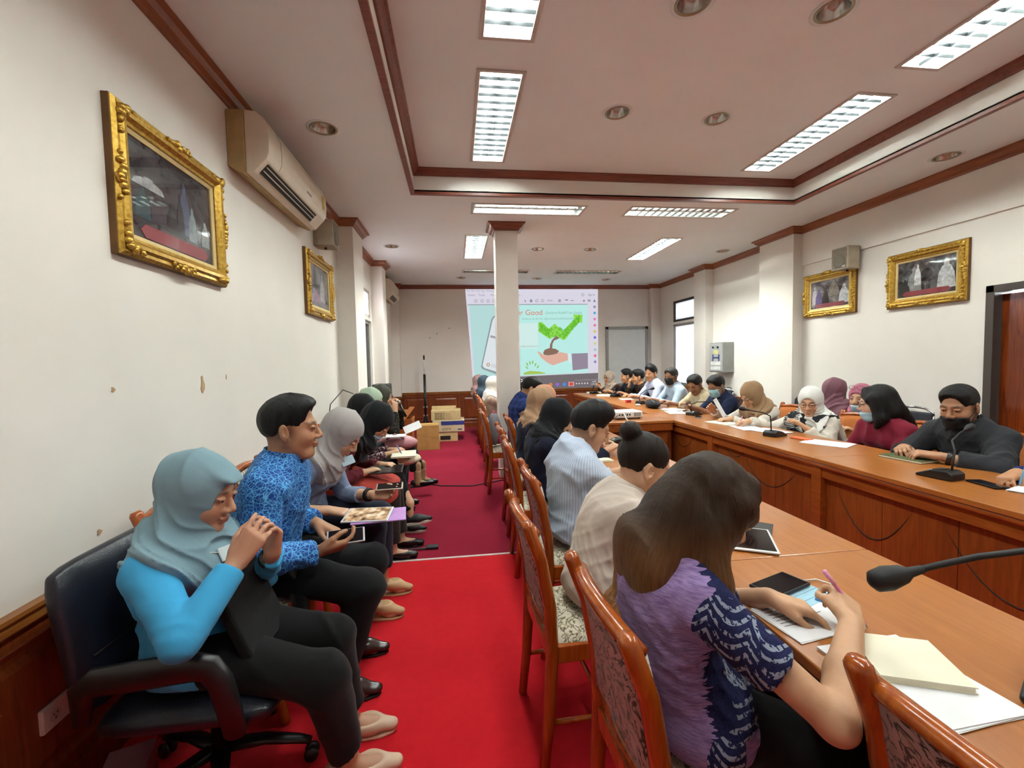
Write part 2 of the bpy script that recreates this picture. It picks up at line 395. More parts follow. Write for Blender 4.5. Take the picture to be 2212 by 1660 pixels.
window('window_1', 'bright narrow window high on the left wall', XL-.04, 1, WL, M_frost, plain('#cfcac2', .5), 2)
window('window_2', 'grey framed frosted window panel below the bright high window', XL-.06, 1, WL2, M_tint, M_fr_grey, 2)
window('window_3', 'frosted fanlight with dark frame high on the far right wall', XR2+.04, -1, WR, M_frost2, M_fr_dark, 1)
window('window_4', 'tall frosted sliding window with grey frame on far right wall', XR2+.04, -1, WR2, M_frost2, M_fr_grey, 1)
struct(MB().b2((XR2-.05, 7.74, .78), (XR2+.02, 8.9, .85)).build('trim_8', M_rail, bevel=.004), 'wooden sill under the tall frosted window', 'trim')
# ---- door on the right wall
d = thing('door_1', 'brown varnished wooden door with dark grey frame on right wall', 'door', (XR, 2.35, 0)); d['kind'] = 'structure'
M_df = plain('#463f3a', .45); M_door = wood('door_wood', '#3d1406', '#6e2c0c', '#8a3f14', 'z', .18, coat=.3)
MB().b2((-.02, .80, 0), (.16, .86, 1.96)).build('door_jamb', M_df, d, bevel=.004)
MB().b2((-.02, -.05, 0), (.16, .01, 1.96)).build('door_jamb', M_df, d, bevel=.004)
MB().b2((-.02, -.05, 1.90), (.16, .86, 1.96)).build('door_head', M_df, d, bevel=.004)
MB().b2((.06, .012, .008), (.10, .798, 1.885)).build('door_leaf', M_door, d, bevel=.003)
MB().lathe([(.0, 0), (.025, .002), (.028, .02), (.02, .045), (0, .05)], (.06, .08, .95), roty(-math.pi/2), caps=False).build('door_knob', plain('#b9a468', .25, 1), d, True)
# damage and stains on the left wall: chipped plaster flakes
for y, z, a, b in ((2.46, 1.33, .03, .09), (1.86, 1.34, .016, .02), (1.75, .83, .018, .02), (1.42, 1.38, .01, .012), (2.7, 1.36, .006, .03)):
    P = [(math.cos(t)*a*(.5+.25*math.sin(3*t+y)), math.sin(t)*b*.5) for t in np.linspace(0, 2*math.pi, 12, endpoint=False)]
    MB().prism(P, (XL, y, z), (0, 1, 0), (0, 0, 1), (.003, 0, 0)).build('plaster_chip', plain('#b99a74', .9), wl)
for x, z in ((.02, 2.02), (-.13, 1.93), (.28, 2.13)):
    P = [(math.cos(t)*.014*(1+.5*math.sin(2*t+x)), math.sin(t)*.012) for t in np.linspace(0, 2*math.pi, 10, endpoint=False)]
    MB().prism(P, (x-.4, YB, z), (1, 0, 0), (0, 0, 1), (0, -.003, 0)).build('plaster_chip', plain('#7d7068', .9), wb)
# ================================================================== ceiling lights
M_refl = NT('mirror_louvre').fin('#dfe3e0', .16, 1); M_lrim = plain('#b9b2aa', .5, 0, .03); M_louv = NT('bright_louvre').fin('#aab2b2', .35, .6)
M_blade = NT('grey_blade').fin('#202426', .45, .3); M_tube = emit('#f4fbf6', TUBE, 'lit_tube'); M_tube2 = emit('#f4fbf6', TUBE*.05, 'faint_glow_tube'); M_tube3 = emit('#f4fbf6', TUBE*4.0, 'lit_tube_bright'); M_tube0 = plain('#e8e8e4', .3)  # dim cross tubes glow faintly, standing in for brightness mirrored in their louvres
LN = ['bright ceiling light over the near aisle inside the tray', 'ceiling light above viewer inside tray on the aisle side', 'added unseen rearmost ceiling light in the tray on the aisle side',
      'slanting louvred ceiling light in tray nearest its far right corner', 'louvred ceiling light in tray cut by the top right of view', 'added unseen rearmost ceiling light in the tray on the right side',
      'wide louvred ceiling light just in front of the column', 'wide louvred ceiling light crossing right of the column', 'glaring ceiling light left of the column top', 'lit lengthwise ceiling light right of the column',
      'unlit mirror louvre ceiling light behind the column', 'unlit mirror louvre ceiling light near far wall on the right']
order = [0, 1, 2, 3, 4, 5, 6, 7, 8, 9, 10, 11]
for (x0, x1, y0, y1, z, lit), lab in zip(FIX, LN):
    L = thing('ceiling_light', lab, 'ceiling light', (x0, y0, z), 0, 'recessed fluorescent ceiling lights')
    W, D = x1-x0, y1-y0; H_ = .062
    m = MB()
    for lo, hi in (((-.022, -.022, -.008), (W+.022, .004, .002)), ((-.022, D-.004, -.008), (W+.022, D+.022, .002)), ((-.022, 0, -.008), (.004, D, .002)), ((W-.004, 0, -.008), (W+.022, D, .002))): m.b2(lo, hi)
    m.build('rim', M_lrim, L, bevel=.002)
    # housing: open-bottomed reflector
    m = MB(); m.add([(0, 0, 0), (W, 0, 0), (W, D, 0), (0, D, 0), (0, 0, H_), (W, 0, H_), (W, D, H_), (0, D, H_)], [(0, 1, 5, 4), (1, 2, 6, 5), (2, 3, 7, 6), (3, 0, 4, 7), (4, 5, 6, 7)])
    o = m.build('housing', M_refl if lit not in (1, 3) else M_louv, L, fix=False); md = o.modifiers.new('s', 'SOLIDIFY'); md.thickness = .003; md.offset = 0
    along_y = D > W; n = 14; lon, sh = (D, W) if along_y else (W, D)
    P = lambda a, b, c: (b, a, c) if along_y else (a, b, c)
    for q in (.27, .73):
        MB().tube([P(.03, sh*q, .034 if lit in (1, 3) else .047), P(lon-.03, sh*q, .034 if lit in (1, 3) else .047)], .013, 10).build('tube', (M_tube0, M_tube, M_tube2, M_tube3)[lit], L, True)
    m = MB()
    for i in range(1, n):
        a = lon*i/n; hb = .018 if lit in (1, 3) else .040; m.prism([(-.005-hb*.12, hb), (.005+hb*.12, hb), (.001, .001), (-.001, .001)], P(a, 0, 0), P(1, 0, 0), (0, 0, 1), P(0, sh, 0))
    mm = m.build('louvre', M_refl if lit not in (1, 3) else M_blade, L); mm['kind'] = 'stuff'
    MB().prism([(-.006, .020), (.006, .020), (.001, .001), (-.001, .001)], P(0, sh/2, 0), P(0, 1, 0), (0, 0, 1), P(lon, 0, 0)).build('spine', M_refl if lit not in (1, 3) else M_blade, L)
M_brass = plain('#9c9078', .35, .8); M_dlr = NT('downlight_reflector').fin('#b9b6b0', .25, 1); M_bulb = plain('#b9b6ae', .2)
DLN = ['on the left ceiling strip beside the near air conditioner', 'on the left ceiling strip above the slim pilaster', 'just right of the column beyond the tray', 'between column and the lit lengthwise light', 'at the right ceiling edge above the switch box',
       'near the far wall left of the column', 'near the far wall right of the column', 'near the far right corner of the ceiling', 'on the right ceiling strip above the framed photographs', 'in the tray, left one of the far pair', 'in the tray, right one of the far pair',
       'in the tray at the top edge of view, left one', 'in the tray at the top edge of view, right one', 'on the left ceiling strip behind the viewer', 'on the right ceiling strip behind the viewer']
dproto = None
for (x, y, z), lab in zip(DL, DLN):
    if dproto is None:
        dproto = L = thing('downlight', '', 'downlight', (x, y, z), 0, 'round recessed downlights')
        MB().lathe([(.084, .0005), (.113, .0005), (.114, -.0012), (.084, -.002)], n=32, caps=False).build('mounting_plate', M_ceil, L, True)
        MB().lathe([(.076, .001), (.088, .0), (.092, -.004), (.086, -.008), (.078, -.005), (.076, .001)], n=32, caps=False).build('ring', M_brass, L, True)
        MB().lathe([(.0, .07), (.03, .068), (.055, .045), (.068, .02), (.078, -.003)], n=28, caps=False).build('reflector', M_dlr, L, True)
        MB().lathe([(.0, .012), (.02, .016), (.026, .035), (.022, .06), (0, .066)], n=16, caps=False).build('bulb', M_bulb, L, True)
    else: L = copy_tree(dproto)
    L.location = (x, y, z); L['label'] = 'round recessed downlight ' + lab
# ================================================================== furniture and fittings
# ---- shared materials
M_top = wood('table_top_wood', '#99591f', '#a6642a', '#b07036', 'y', .30, coat=.2, bump=0)
M_edge = wood('table_edge_wood', '#6e3411', '#8f4a1b', '#a55e28', 'y', .28, coat=.2)
M_front = wood('table_front_wood', '#5e2a0c', '#7e3e13', '#94521f', 'z', .38)
M_chair = wood('chair_wood', '#7c320a', '#9c4a12', '#b06020', 'z', .22, coat=.35)
def floral(name, base, l1, l2, sc=26):
    t = NT(name); v = t.obj(); vv = t.n('ShaderNodeVectorMath', operation='ADD', i_0=v); nn = t.n('ShaderNodeTexNoise', i_Vector=v, i_Scale=18.0); t.l(nn.outputs['Color'], t.n('ShaderNodeVectorMath', operation='SCALE').inputs[0])
    n1 = t.noise(v, sc, 2, .5, 2.6); n2 = t.noise(v, sc*.6, 2, .5, 3.5)
    a = t.ramp(n1, [(.0, '#ffffff'), (.44, '#ffffff'), (.47, '#000000'), (.52, '#000000'), (.55, '#ffffff')])
    b = t.ramp(n2, [(.0, '#000000'), (.60, '#000000'), (.63, '#ffffff')])
    c = t.mix(a, l1, base); c = t.mix(t.math('MULTIPLY', b, .7), c, l2)
    t.bump(t.noise(v, 300, 1), .15, .004)
    return t.fin(c, .85, 0, .2, Sheen_Weight=.2)
M_flor = floral('floral_seat_fabric', '#cfc6b2', '#6f6247', '#a5946f', 20)
M_flor2 = floral('floral_back_fabric', '#a5837b', '#3c2a26', '#8b6b62', 15)
M_blackp = plain('#141415', .38, 0, .12); M_blackr = plain('#0e0e0f', .6, 0, .1)
M_paper = plain('#e6e6e8', .8, 0, .02); M_cream = plain('#e4dfc8', .8, 0, .03); M_screen = NT('dark_glass').fin('#0b0b12', .08)
# ---- dining chair
def make_chair(label, group):
    t = thing('dining_chair', label, 'chair', group=group)
    for s in (-1, 1):
        pts = [(-.235, s*.185, 0), (-.215, s*.185, .18), (-.20, s*.185, .42), (-.205, s*.185, .58), (-.235, s*.186, .75), (-.278, s*.188, .868), (-.283, s*.188, .88)]
        MB().tube(pts, [.017, .020, .023, .022, .021, .021, .014], 12, up=(0, 1, 0), flat=1.25).build('post', M_chair, t, True)
        pts = [(.225, s*.205, 0), (.212, s*.2, .03), (.20, s*.197, .12), (.205, s*.2, .28), (.208, s*.2, .40), (.205, s*.198, .43)]
        MB().tube(pts, [.018, .020, .017, .024, .027, .026], 12).build('leg', M_chair, t, True)
        MB().tube([(-.215, s*.185, .17), (.203, s*.197, .17)], .009, 8).build('stretcher', M_chair, t, True)
    MB().tube([(0, -.19, .17), (0, .19, .17)], .009, 8).build('stretcher', M_chair, t, True)
    rail = []
    m = MB()
    for k in range(9):
        f = k/8*2-1; rail.append((-.252-.028*(1-f*f), f*.185, .835+.022*(1-f*f)))
    m.tube(rail, .021, 10, up=(0, 0, 1), flat=.85); m.build('top_rail', M_chair, t, True)
    MB().tube([(-.20, -.185, .50), (-.215, 0, .50), (-.20, .185, .50)], .016, 8).build('lower_rail', M_chair, t, True)
    m = MB(); m.b2((-.20, -.2, .385), (.215, -.175, .445)); m.b2((-.20, .175, .385), (.215, .2, .445)); m.b2((.19, -.2, .385), (.22, .2, .445)); m.b2((-.215, -.185, .385), (-.19, .185, .445))
    m.build('seat_frame', M_chair, t, bevel=.004)
    m = MB(); n = 9
    P = [(-.20, -.178), (.225, -.215), (.225, .215), (-.20, .178)]
    vs = []; fs = []
    for i in range(n):
        for j in range(n):
            a, b = i/(n-1), j/(n-1); x = -.20+.425*a; y = (-.178-.037*a)*(1-b)+(.178+.037*a)*b
            e = 1-max(abs(2*a-1), abs(2*b-1))**5; vs.append((x, y, .447+.034*e))
    for i in range(n-1):
        for j in range(n-1): fs.append((i*n+j, (i+1)*n+j, (i+1)*n+j+1, i*n+j+1))
    k = len(vs); vs += [(x, y, .44) for x, y, _ in vs]
    fs += [tuple(k+q for q in f[::-1]) for f in fs]
    B = [i*n for i in range(n)]+[(n-1)*n+j for j in range(1, n)]+[i*n+n-1 for i in range(n-2, -1, -1)]+[j for j in range(n-2, 0, -1)]
    fs += [(B[q], B[(q+1) % len(B)], k+B[(q+1) % len(B)], k+B[q]) for q in range(len(B))]
    m.add(vs, fs).build('seat_cushion', M_flor, t, True)
    for nm, mat, off in (('back_pad', M_flor, .016), ('back_panel', M_flor2, -.008)):
        vs = []; fs = []; n, h = 7, 8
        for i in range(h):
            for j in range(n):
                a = i/(h-1); f = j/(n-1)*2-1; z = .51+.315*a+.015*a*(1-f*f)
                x = -.203-.012*a-.036*a*a-.022*(1-f*f)*a; e = (1-abs(f)**4)*(1-abs(2*a-1)**6)
                vs.append((x+off+(.012*e if off > 0 else -.004*e), f*.168, z))
        for i in range(h-1):
            for j in range(n-1): fs.append((i*n+j, i*n+j+1, (i+1)*n+j+1, (i+1)*n+j))
        o = MB().add(vs, fs).build(nm, mat, t, True, fix=False); md = o.modifiers.new('s', 'SOLIDIFY'); md.thickness = .012; md.offset = 0
    return t
CH0 = None
M_opad = cloth('#a8602c')
def chair(x, y, ang, label, group='floral seated wooden chairs'):
    global CH0
    if CH0 is None: CH0 = make_chair(label, group); o = CH0
    else: o = copy_tree(CH0)
    o.location = (x, y, 0); o.rotation_euler = (0, 0, math.radians(ang)); o['label'] = label; o['group'] = group; return o
for x, y, a, lb in ((.97, .485, 0, 'empty wooden chair tucked under the near table at bottom right corner'), (.59, 1.0, 2, 'wooden chair holding the woman in purple ikat dress'), (.49, 1.63, 3, 'wooden chair under the woman with a hair bun'),
                    (.615, 2.19, 0, 'wooden chair under the man in pale striped shirt'), (.60, 2.98, -2, 'wooden chair under the woman in plain black headscarf at near table'), (.62, 3.68, 0, 'wooden chair under the woman in tan headscarf'), (.76, 4.30, 0, 'wooden chair under the woman in peach headscarf'),
                    (.54, 4.83, 2, 'wooden chair with a grey and pink backpack in front of the column'), (.60, 6.0, 0, 'wooden chair just behind the column, nearest of the far row'), (.61, 6.65, 0, 'second wooden chair behind the column'), (.60, 7.35, 0, 'third wooden chair behind the column'), (.60, 8.1, 0, 'last wooden chair of the far row by the end wall')):
    chair(x, y, a, lb)
for x, y, a, lb in ((-.93, 1.99, 0, 'wooden chair under the man in blue batik shirt'), (-.93, 2.64, 0, 'wooden chair under the woman in pale grey headscarf'), (-.95, 3.28, 0, 'wooden chair under the woman in coral tunic'), (-.95, 3.83, 0, 'wooden chair under the woman in floral blouse'),
                    (-.97, 4.35, 0, 'wooden chair under the woman in mint headscarf'), (-.93, 4.95, 0, 'wooden chair under the woman holding a microphone')):
    chair(x, y, a, lb, 'wooden chairs along the left wall')
for x, y, a, lb in ((3.42, 1.62, 180, 'wooden chair at right table by the edge of view'), (3.42, 2.42, 178, 'wooden chair behind the man in charcoal shirt'), (3.42, 3.03, 180, 'wooden chair behind the woman in maroon shirt'), (3.42, 3.62, 180, 'wooden chair behind the woman in striped headscarf'), (3.42, 4.42, 180, 'wooden chair behind the woman in brown headscarf'),
                    (3.45, 5.12, 180, 'wooden chair behind the young man in navy shirt'), (3.45, 5.72, 180, 'wooden chair behind the man in cream shirt'), (3.45, 6.28, 180, 'wooden chair behind the man in black mask and pale blue shirt'), (3.45, 6.98, 180, 'wooden chair behind the young man in lavender shirt'),
                    (3.45, 7.5, 180, 'wooden chair behind the man in brown batik'), (3.45, 8.05, 180, 'wooden chair behind the man in dark navy jacket'), (3.42, 8.7, 180, 'wooden chair behind the woman in beige headscarf at far end')):
    _c = chair(x, y, a, lb, 'wooden chairs at the right table')
    for _q in _c.children:
        if _q.name.startswith('back_pad'): _q.material_slots[0].link = 'OBJECT'; _q.material_slots[0].material = M_opad
# ---- metal stacking chairs along the right wall
sp = None
for x, y, lb in ((4.05, 4.22, 'dark padded metal chair under the woman in mauve headscarf'), (4.05, 3.68, 'dark padded metal chair under the woman in pink headscarf'), (4.1, 5.05, 'dark padded metal chair standing before the wide pilaster'), (4.2, 6.25, 'dark padded metal chair under the grey switch box'), (4.2, 6.85, 'dark padded metal chair left of the switch box')):
    if sp is None:
        sp = t = thing('stacking_chair', lb, 'chair', (0, 0, 0), 0, 'metal chairs along the right wall'); M_ch = NT('chrome_tube').fin('#c9c9c9', .18, 1); M_pad = plain('#20232c', .6)
        for s in (-1, 1):
            MB().tube([(.24, s*.2, 0), (.2, s*.2, .42), (-.18, s*.2, .43), (-.22, s*.2, .5)], .011, 8).build('leg', M_ch, t, True)
            MB().tube([(-.26, s*.2, 0), (-.2, s*.2, .42), (-.24, s*.2, .7), (-.27, s*.17, .86), (-.275, s*.1, .895), (-.277, 0, .90)], .011, 8).build('frame_tube', M_ch, t, True)
        MB().b2((-.2, -.2, .43), (.22, .2, .48)).build('seat', M_pad, t, bevel=.02, seg=3)
        MB().box((-.25, 0, .74), (.035, .37, .24), roty(-.14)).build('backrest', M_pad, t, bevel=.016, seg=3)
    else: t = copy_tree(sp)
    t.location = (x, y, 0); t.rotation_euler = (0, 0, math.pi); t['label'] = lb
# ---- tables
def table_run(name, label, x0, x1, y0, y1, seams, front, posts=()):
    """long desk: top boards with moulded edge, modesty front of boards between posts. front = +1 panel at x0 side, -1 at x1 side"""
    t = thing(name, label, 'table', (x0, y0, 0)); W = x1-x0
    ys = [y0]+[s for s in seams if y0 < s < y1]+[y1]
    for a, b in zip(ys[:-1], ys[1:]):
        MB().b2((0, a-y0+.0008, .722), (W, b-y0-.0008, .75)).build('top_board', M_top, t, bevel=.004)
    fx = .0 if front > 0 else W; sg = front
    def bx(d0, d1, ya, yb, za, zb): return MB().b2((min(fx+sg*d0, fx+sg*d1), ya-y0, za), (max(fx+sg*d0, fx+sg*d1), yb-y0, zb))
    bx(.006, .03, y0, y1, .695, .722).build('edge_moulding', M_edge, t, bevel=.008)
    bx(.03, .055, y0, y1, .625, .70).build('apron', M_edge, t, bevel=.003)
    ps = list(posts)
    for p in ps: bx(.022, .075, p-.038, p+.038, 0, .692).build('post', M_edge, t, bevel=.003)
    pp = [y0]+ps+[y1]
    for a, b in zip(pp[:-1], pp[1:]):
        a += .038; b -= .038
        if b-a < .1: continue
        n = max(1, int(round((b-a)/.37))); st = (b-a)/n
        for i in range(n): bx(.062, .076, a+i*st+.0012, a+(i+1)*st-.0012, .06, .65).build('front_board', M_front, t, bevel=.0018, seg=1)
        bx(.05, .08, a, b, 0, .07).build('plinth', M_edge, t, bevel=.003)
    for p in [y0+.03]+ps+[y1-.03]:
        bx(.08, W-.06, p-.012, p+.012, 0, .72).build('side_panel', M_front, t)
    return t
RP = [.145, 1.36, 2.575, 3.79, 5.005, 6.22, 7.435]
table_run('conference_table', 'long right conference table with panelled front and microphones', 2.285, 2.93, -.6, 8.5, [1.36, 2.575, 3.79, 5.005, 6.22, 7.435], 1, RP)
table_run('conference_table', 'near left conference table where the backs turned row sits', .75, 1.38, -.6, 4.42, [1.318-.0, 2.53, 3.75], -1, [.1, 1.318, 2.53, 3.75])
table_run('conference_table', 'far left conference table behind the column', .80, 1.38, 5.02, 8.5, [6.2, 7.4], -1, [6.2, 7.4])
t = thing('connecting_table', 'short cross table carrying the projector between both rows', 'table', (.80, 4.425, 0))
MB().b2((0, 0, .722), (1.483, .59, .75)).build('top_board', M_top, t, bevel=.004)
MB().b2((0, .01, .64), (1.48, .04, .722)).build('apron', M_edge, t, bevel=.006)
for i in range(4): MB().b2((.58+i*.225+.001, .045, .05), (.58+(i+1)*.225-.001, .06, .65)).build('front_board', M_front, t, bevel=.002, seg=1)
MB().b2((0, .55, 0), (1.48, .57, .72)).build('back_panel', M_front, t)
# cables that droop across the table front
def droop(y0, y1, dz, lab, z0=.68):
    P = []
    for i in range(17):
        f = i/16; P.append((2.352-.006*math.sin(f*math.pi), y0+(y1-y0)*f, z0-dz*4*f*(1-f)))
    tag(MB().tube(P, .0035, 6).build('microphone_cable', M_blackr, None, True), lab, 'cable', 'cables drooping on the right table front')
droop(3.42, 2.72, .26, 'black cable drooping below the microphone of the striped scarf woman')
droop(2.5, 1.95, .33, 'black cable drooping below the microphone of the man in charcoal')
droop(1.9, 1.2, .36, 'black cable drooping at the nearest right table front')
droop(4.6, 4.1, .2, 'black cable drooping beside the projector table')
droop(3.66, 3.3, .12, 'short black cable loop beside a table post')
# ---- microphones
def mic(x, y, ang, neck, lab, z=.75, sc=1.0):
    t = thing('conference_microphone', lab, 'microphone', (x, y, z), math.radians(ang), 'gooseneck conference microphones'); t.scale = (sc,)*3
    m = MB(); m.prism([(-.075, 0), (.085, 0), (.088, .012), (.02, .044), (-.05, .05), (-.075, .035)], (0, -.055, 0), (1, 0, 0), (0, 0, 1), (0, .11, 0))
    m.build('base', M_blackp, t, bevel=.008, seg=3)
    MB().lathe([(0, 0), (.014, 0), (.014, .004), (.011, .006), (0, .006)], (.045, 0, .030), roty(.45), 16, False).build('button', plain('#b9b9b4', .3), t, True)
    MB().box((.0, 0, .0475), (.04, .07, .002), roty(.1)).build('speaker_grille', M_blackr, t)
    if neck:
        MB().tube([(-.045, 0, .04)]+neck[:-1]+[neck[-1]], .005, 8).build('gooseneck', M_blackr, t, True)
        a, b = np.array(neck[-2]), np.array(neck[-1]); d = unit(b-a)
        MB().tube([b-d*.03, b-d*.01, b, b+d*.025, b+d*.045, b+d*.052], [.006, .008, .014, .019, .016, .006], 12).build('foam_head', M_blackr, t, True)
    return t
mic(1.17, .665, 205, [(-.05, 0, .10), (-.02, -.02, .19), (.05, -.06, .225), (.105, -.10, .215), (.15, -.135, .20), (.19, -.165, .185)], 'large gooseneck microphone at bottom right of the near table', sc=1.25)
mic(1.26, 3.32, 170, None, 'wedge shaped microphone base in front of the hair bun woman')
mic(2.545, 2.02, 100, [(-.05, 0, .1), (-.04, -.03, .15), (.01, -.10, .19), (.03, -.2, .22), (.03, -.26, .24)], 'microphone in front of the man in charcoal shirt')
mic(2.60, 3.33, 20, [(-.05, 0, .12), (-.045, .01, .17), (-.07, .05, .195), (-.1, .12, .205), (-.12, .18, .215)], 'microphone in front of the woman in striped headscarf')
mic(2.70, 4.76, 20, [(-.05, 0, .09), (-.045, -.01, .13), (0, -.05, .155), (.06, -.12, .16), (.12, -.19, .165)], 'microphone in front of the young man in navy shirt')
mic(2.66, 6.10, 20, [(-.05, 0, .10), (-.03, -.01, .15), (.02, -.05, .20), (.08, -.10, .22)], 'microphone in front of the man with black mask and blue shirt')
mic(2.74, 7.40, 20, [(-.05, 0, .08), (-.03, 0, .11)], 'microphone in front of the men in dark shirts')
mic(2.62, 8.2, 20, [(-.05, 0, .08), (-.03, 0, .11)], 'last microphone in front of the beige scarf woman at far end')
# ---- projector
t = thing('projector', 'white projector standing on the cross table', 'projector', (1.86, 4.74, .75), math.radians(4))
MB().b2((-.165, -.12, .012), (.165, .12, .085)).build('body', plain('#dcdcd8', .4, 0, .03), t, bevel=.016, seg=3)
for i in range(5): MB().b2((-.12+i*.03, -.1225, .04), (-.105+i*.03, -.119, .06)).build('port', M_dark, t)
for i in range(7): MB().b2((.06+i*.012, -.1225, .03), (.066+i*.012, -.119, .07)).build('vent_slot', plain('#777', .5) if False else M_alu, t)
MB().lathe([(0, 0), (.03, 0), (.032, .02), (.024, .025), (0, .018)], (-.06, .12, .05), rotx(-math.pi/2), 18, False).build('lens', M_screen, t, True)
for sx in (-.13, .13): MB().lathe([(.012, 0), (.012, .014)], (sx, -.09, 0), n=10).build('foot', M_blackp, t)
tag(MB().tube([(1.80, 4.62, .80), (1.79, 4.57, .82), (1.785, 4.50, .78), (1.79, 4.43, .74), (1.80, 4.41, .60), (1.80, 4.41, .35)], .007, 8).build('video_cable', plain('#d4d4d0', .5), None, True), 'white cable hanging from the projector over the table edge', 'cable')
tag(MB().tube([(1.74, 4.62, .80), (1.70, 4.56, .79), (1.62, 4.50, .765), (1.55, 4.44, .758)], .004, 6).build('power_cable', M_blackr, None, True), 'thin black cable beside the projector', 'cable')
# ---- office chair
t = thing('office_chair', 'dark blue leather swivel chair with armrests in the near left corner', 'chair', (-.835, 1.565, 0), math.radians(0))
M_lea = NT('navy_leather'); v = M_lea.obj(); M_lea.bump(M_lea.noise(v, 160, 4), .25, .004); M_lea = M_lea.fin(M_lea.ramp(M_lea.noise(v, 5, 3), [(.3, '#0f1017'), (.7, '#1b1d2a')]), .36)
def pad(m, c, size, R, bulge, n=10):
    vs = []; fs = []; c = np.array(c); R = np.asarray(R)
    for sgn in (1, -1):
        o = len(vs)
        for i in range(n):
            for j in range(n):
                a, b = i/(n-1)*2-1, j/(n-1)*2-1; q = .93+.07*(1-abs(a)**6) ; q2 = .93+.07*(1-abs(b)**6)
                e = (1-abs(a)**5)*(1-abs(b)**5)
                vs.append(R @ np.array([a*size[0]/2*q2, b*size[1]/2*q, sgn*(size[2]*.25+e*(size[2]*.25+bulge))])+c)
        for i in range(n-1):
            for j in range(n-1):
                f = (o+i*n+j, o+(i+1)*n+j, o+(i+1)*n+j+1, o+i*n+j+1); fs.append(f if sgn > 0 else f[::-1])
    k = n*n; B = [i*n for i in range(n)]+[(n-1)*n+j for j in range(1, n)]+[i*n+n-1 for i in range(n-2, -1, -1)]+[j for j in range(n-2, 0, -1)]
    fs += [(B[q], k+B[q], k+B[(q+1) % len(B)], B[(q+1) % len(B)]) for q in range(len(B))]
    return m.add(vs, fs)
pad(MB(), (.02, 0, .385), (.50, .47, .07), np.eye(3), .012).build('seat', M_lea, t, True, bevel=.012)
pad(MB(), (-.265, 0, .645), (.44, .47, .07), roty(math.radians(-99)), .012).build('backrest', M_lea, t, True, bevel=.012)
for z in (.60, .52): MB().tube([(-.214, -.2, z), (-.206, 0, z), (-.214, .2, z)], .003, 6).build('backrest_seam', M_blackr, t, True)
for s in (-1, 1):
    y = s*.285; pts = [(-.19, y, .46), (-.185, y, .555), (-.15, y, .578), (-.04, y, .585), (.09, y, .595), (.135, y, .585), (.16, y, .545), (.18, y, .46), (.185, y*.95, .38), (.16, y*.7, .35)]
    MB().tube(pts, [.022, .034, .040, .042, .042, .040, .036, .034, .030, .02], 14, up=(0, 1, 0), flat=.6).build('armrest', M_blackp, t, True)
MB().lathe([(.025, .10), (.025, .3), (.045, .3), (.05, .38)], n=14).build('gas_column', M_blackp, t, True)
MB().b2((-.12, -.1, .36), (.12, .1, .39)).build('tilt_mechanism', M_blackp, t, bevel=.01)
for k in range(5):
    a = math.radians(8+72*k); ca, sa = math.cos(a), math.sin(a)
    b = MB().tube([(.03*ca, .03*sa, .12), (.14*ca, .14*sa, .115), (.25*ca, .25*sa, .085), (.285*ca, .285*sa, .07)], [.03, .025, .02, .016], 10, flat=.6).build('base_arm', M_blackp, t, True)
    for q in (-1, 1): MB().lathe([(0, -.009), (.022, -.009), (.026, 0), (.022, .009), (0, .009)], (.285*ca-q*.014*sa, .285*sa+q*.014*ca, .027), np.array(rotz(a)) @ rotx(math.pi/2), 14, False).build('caster', M_blackp, b, True)
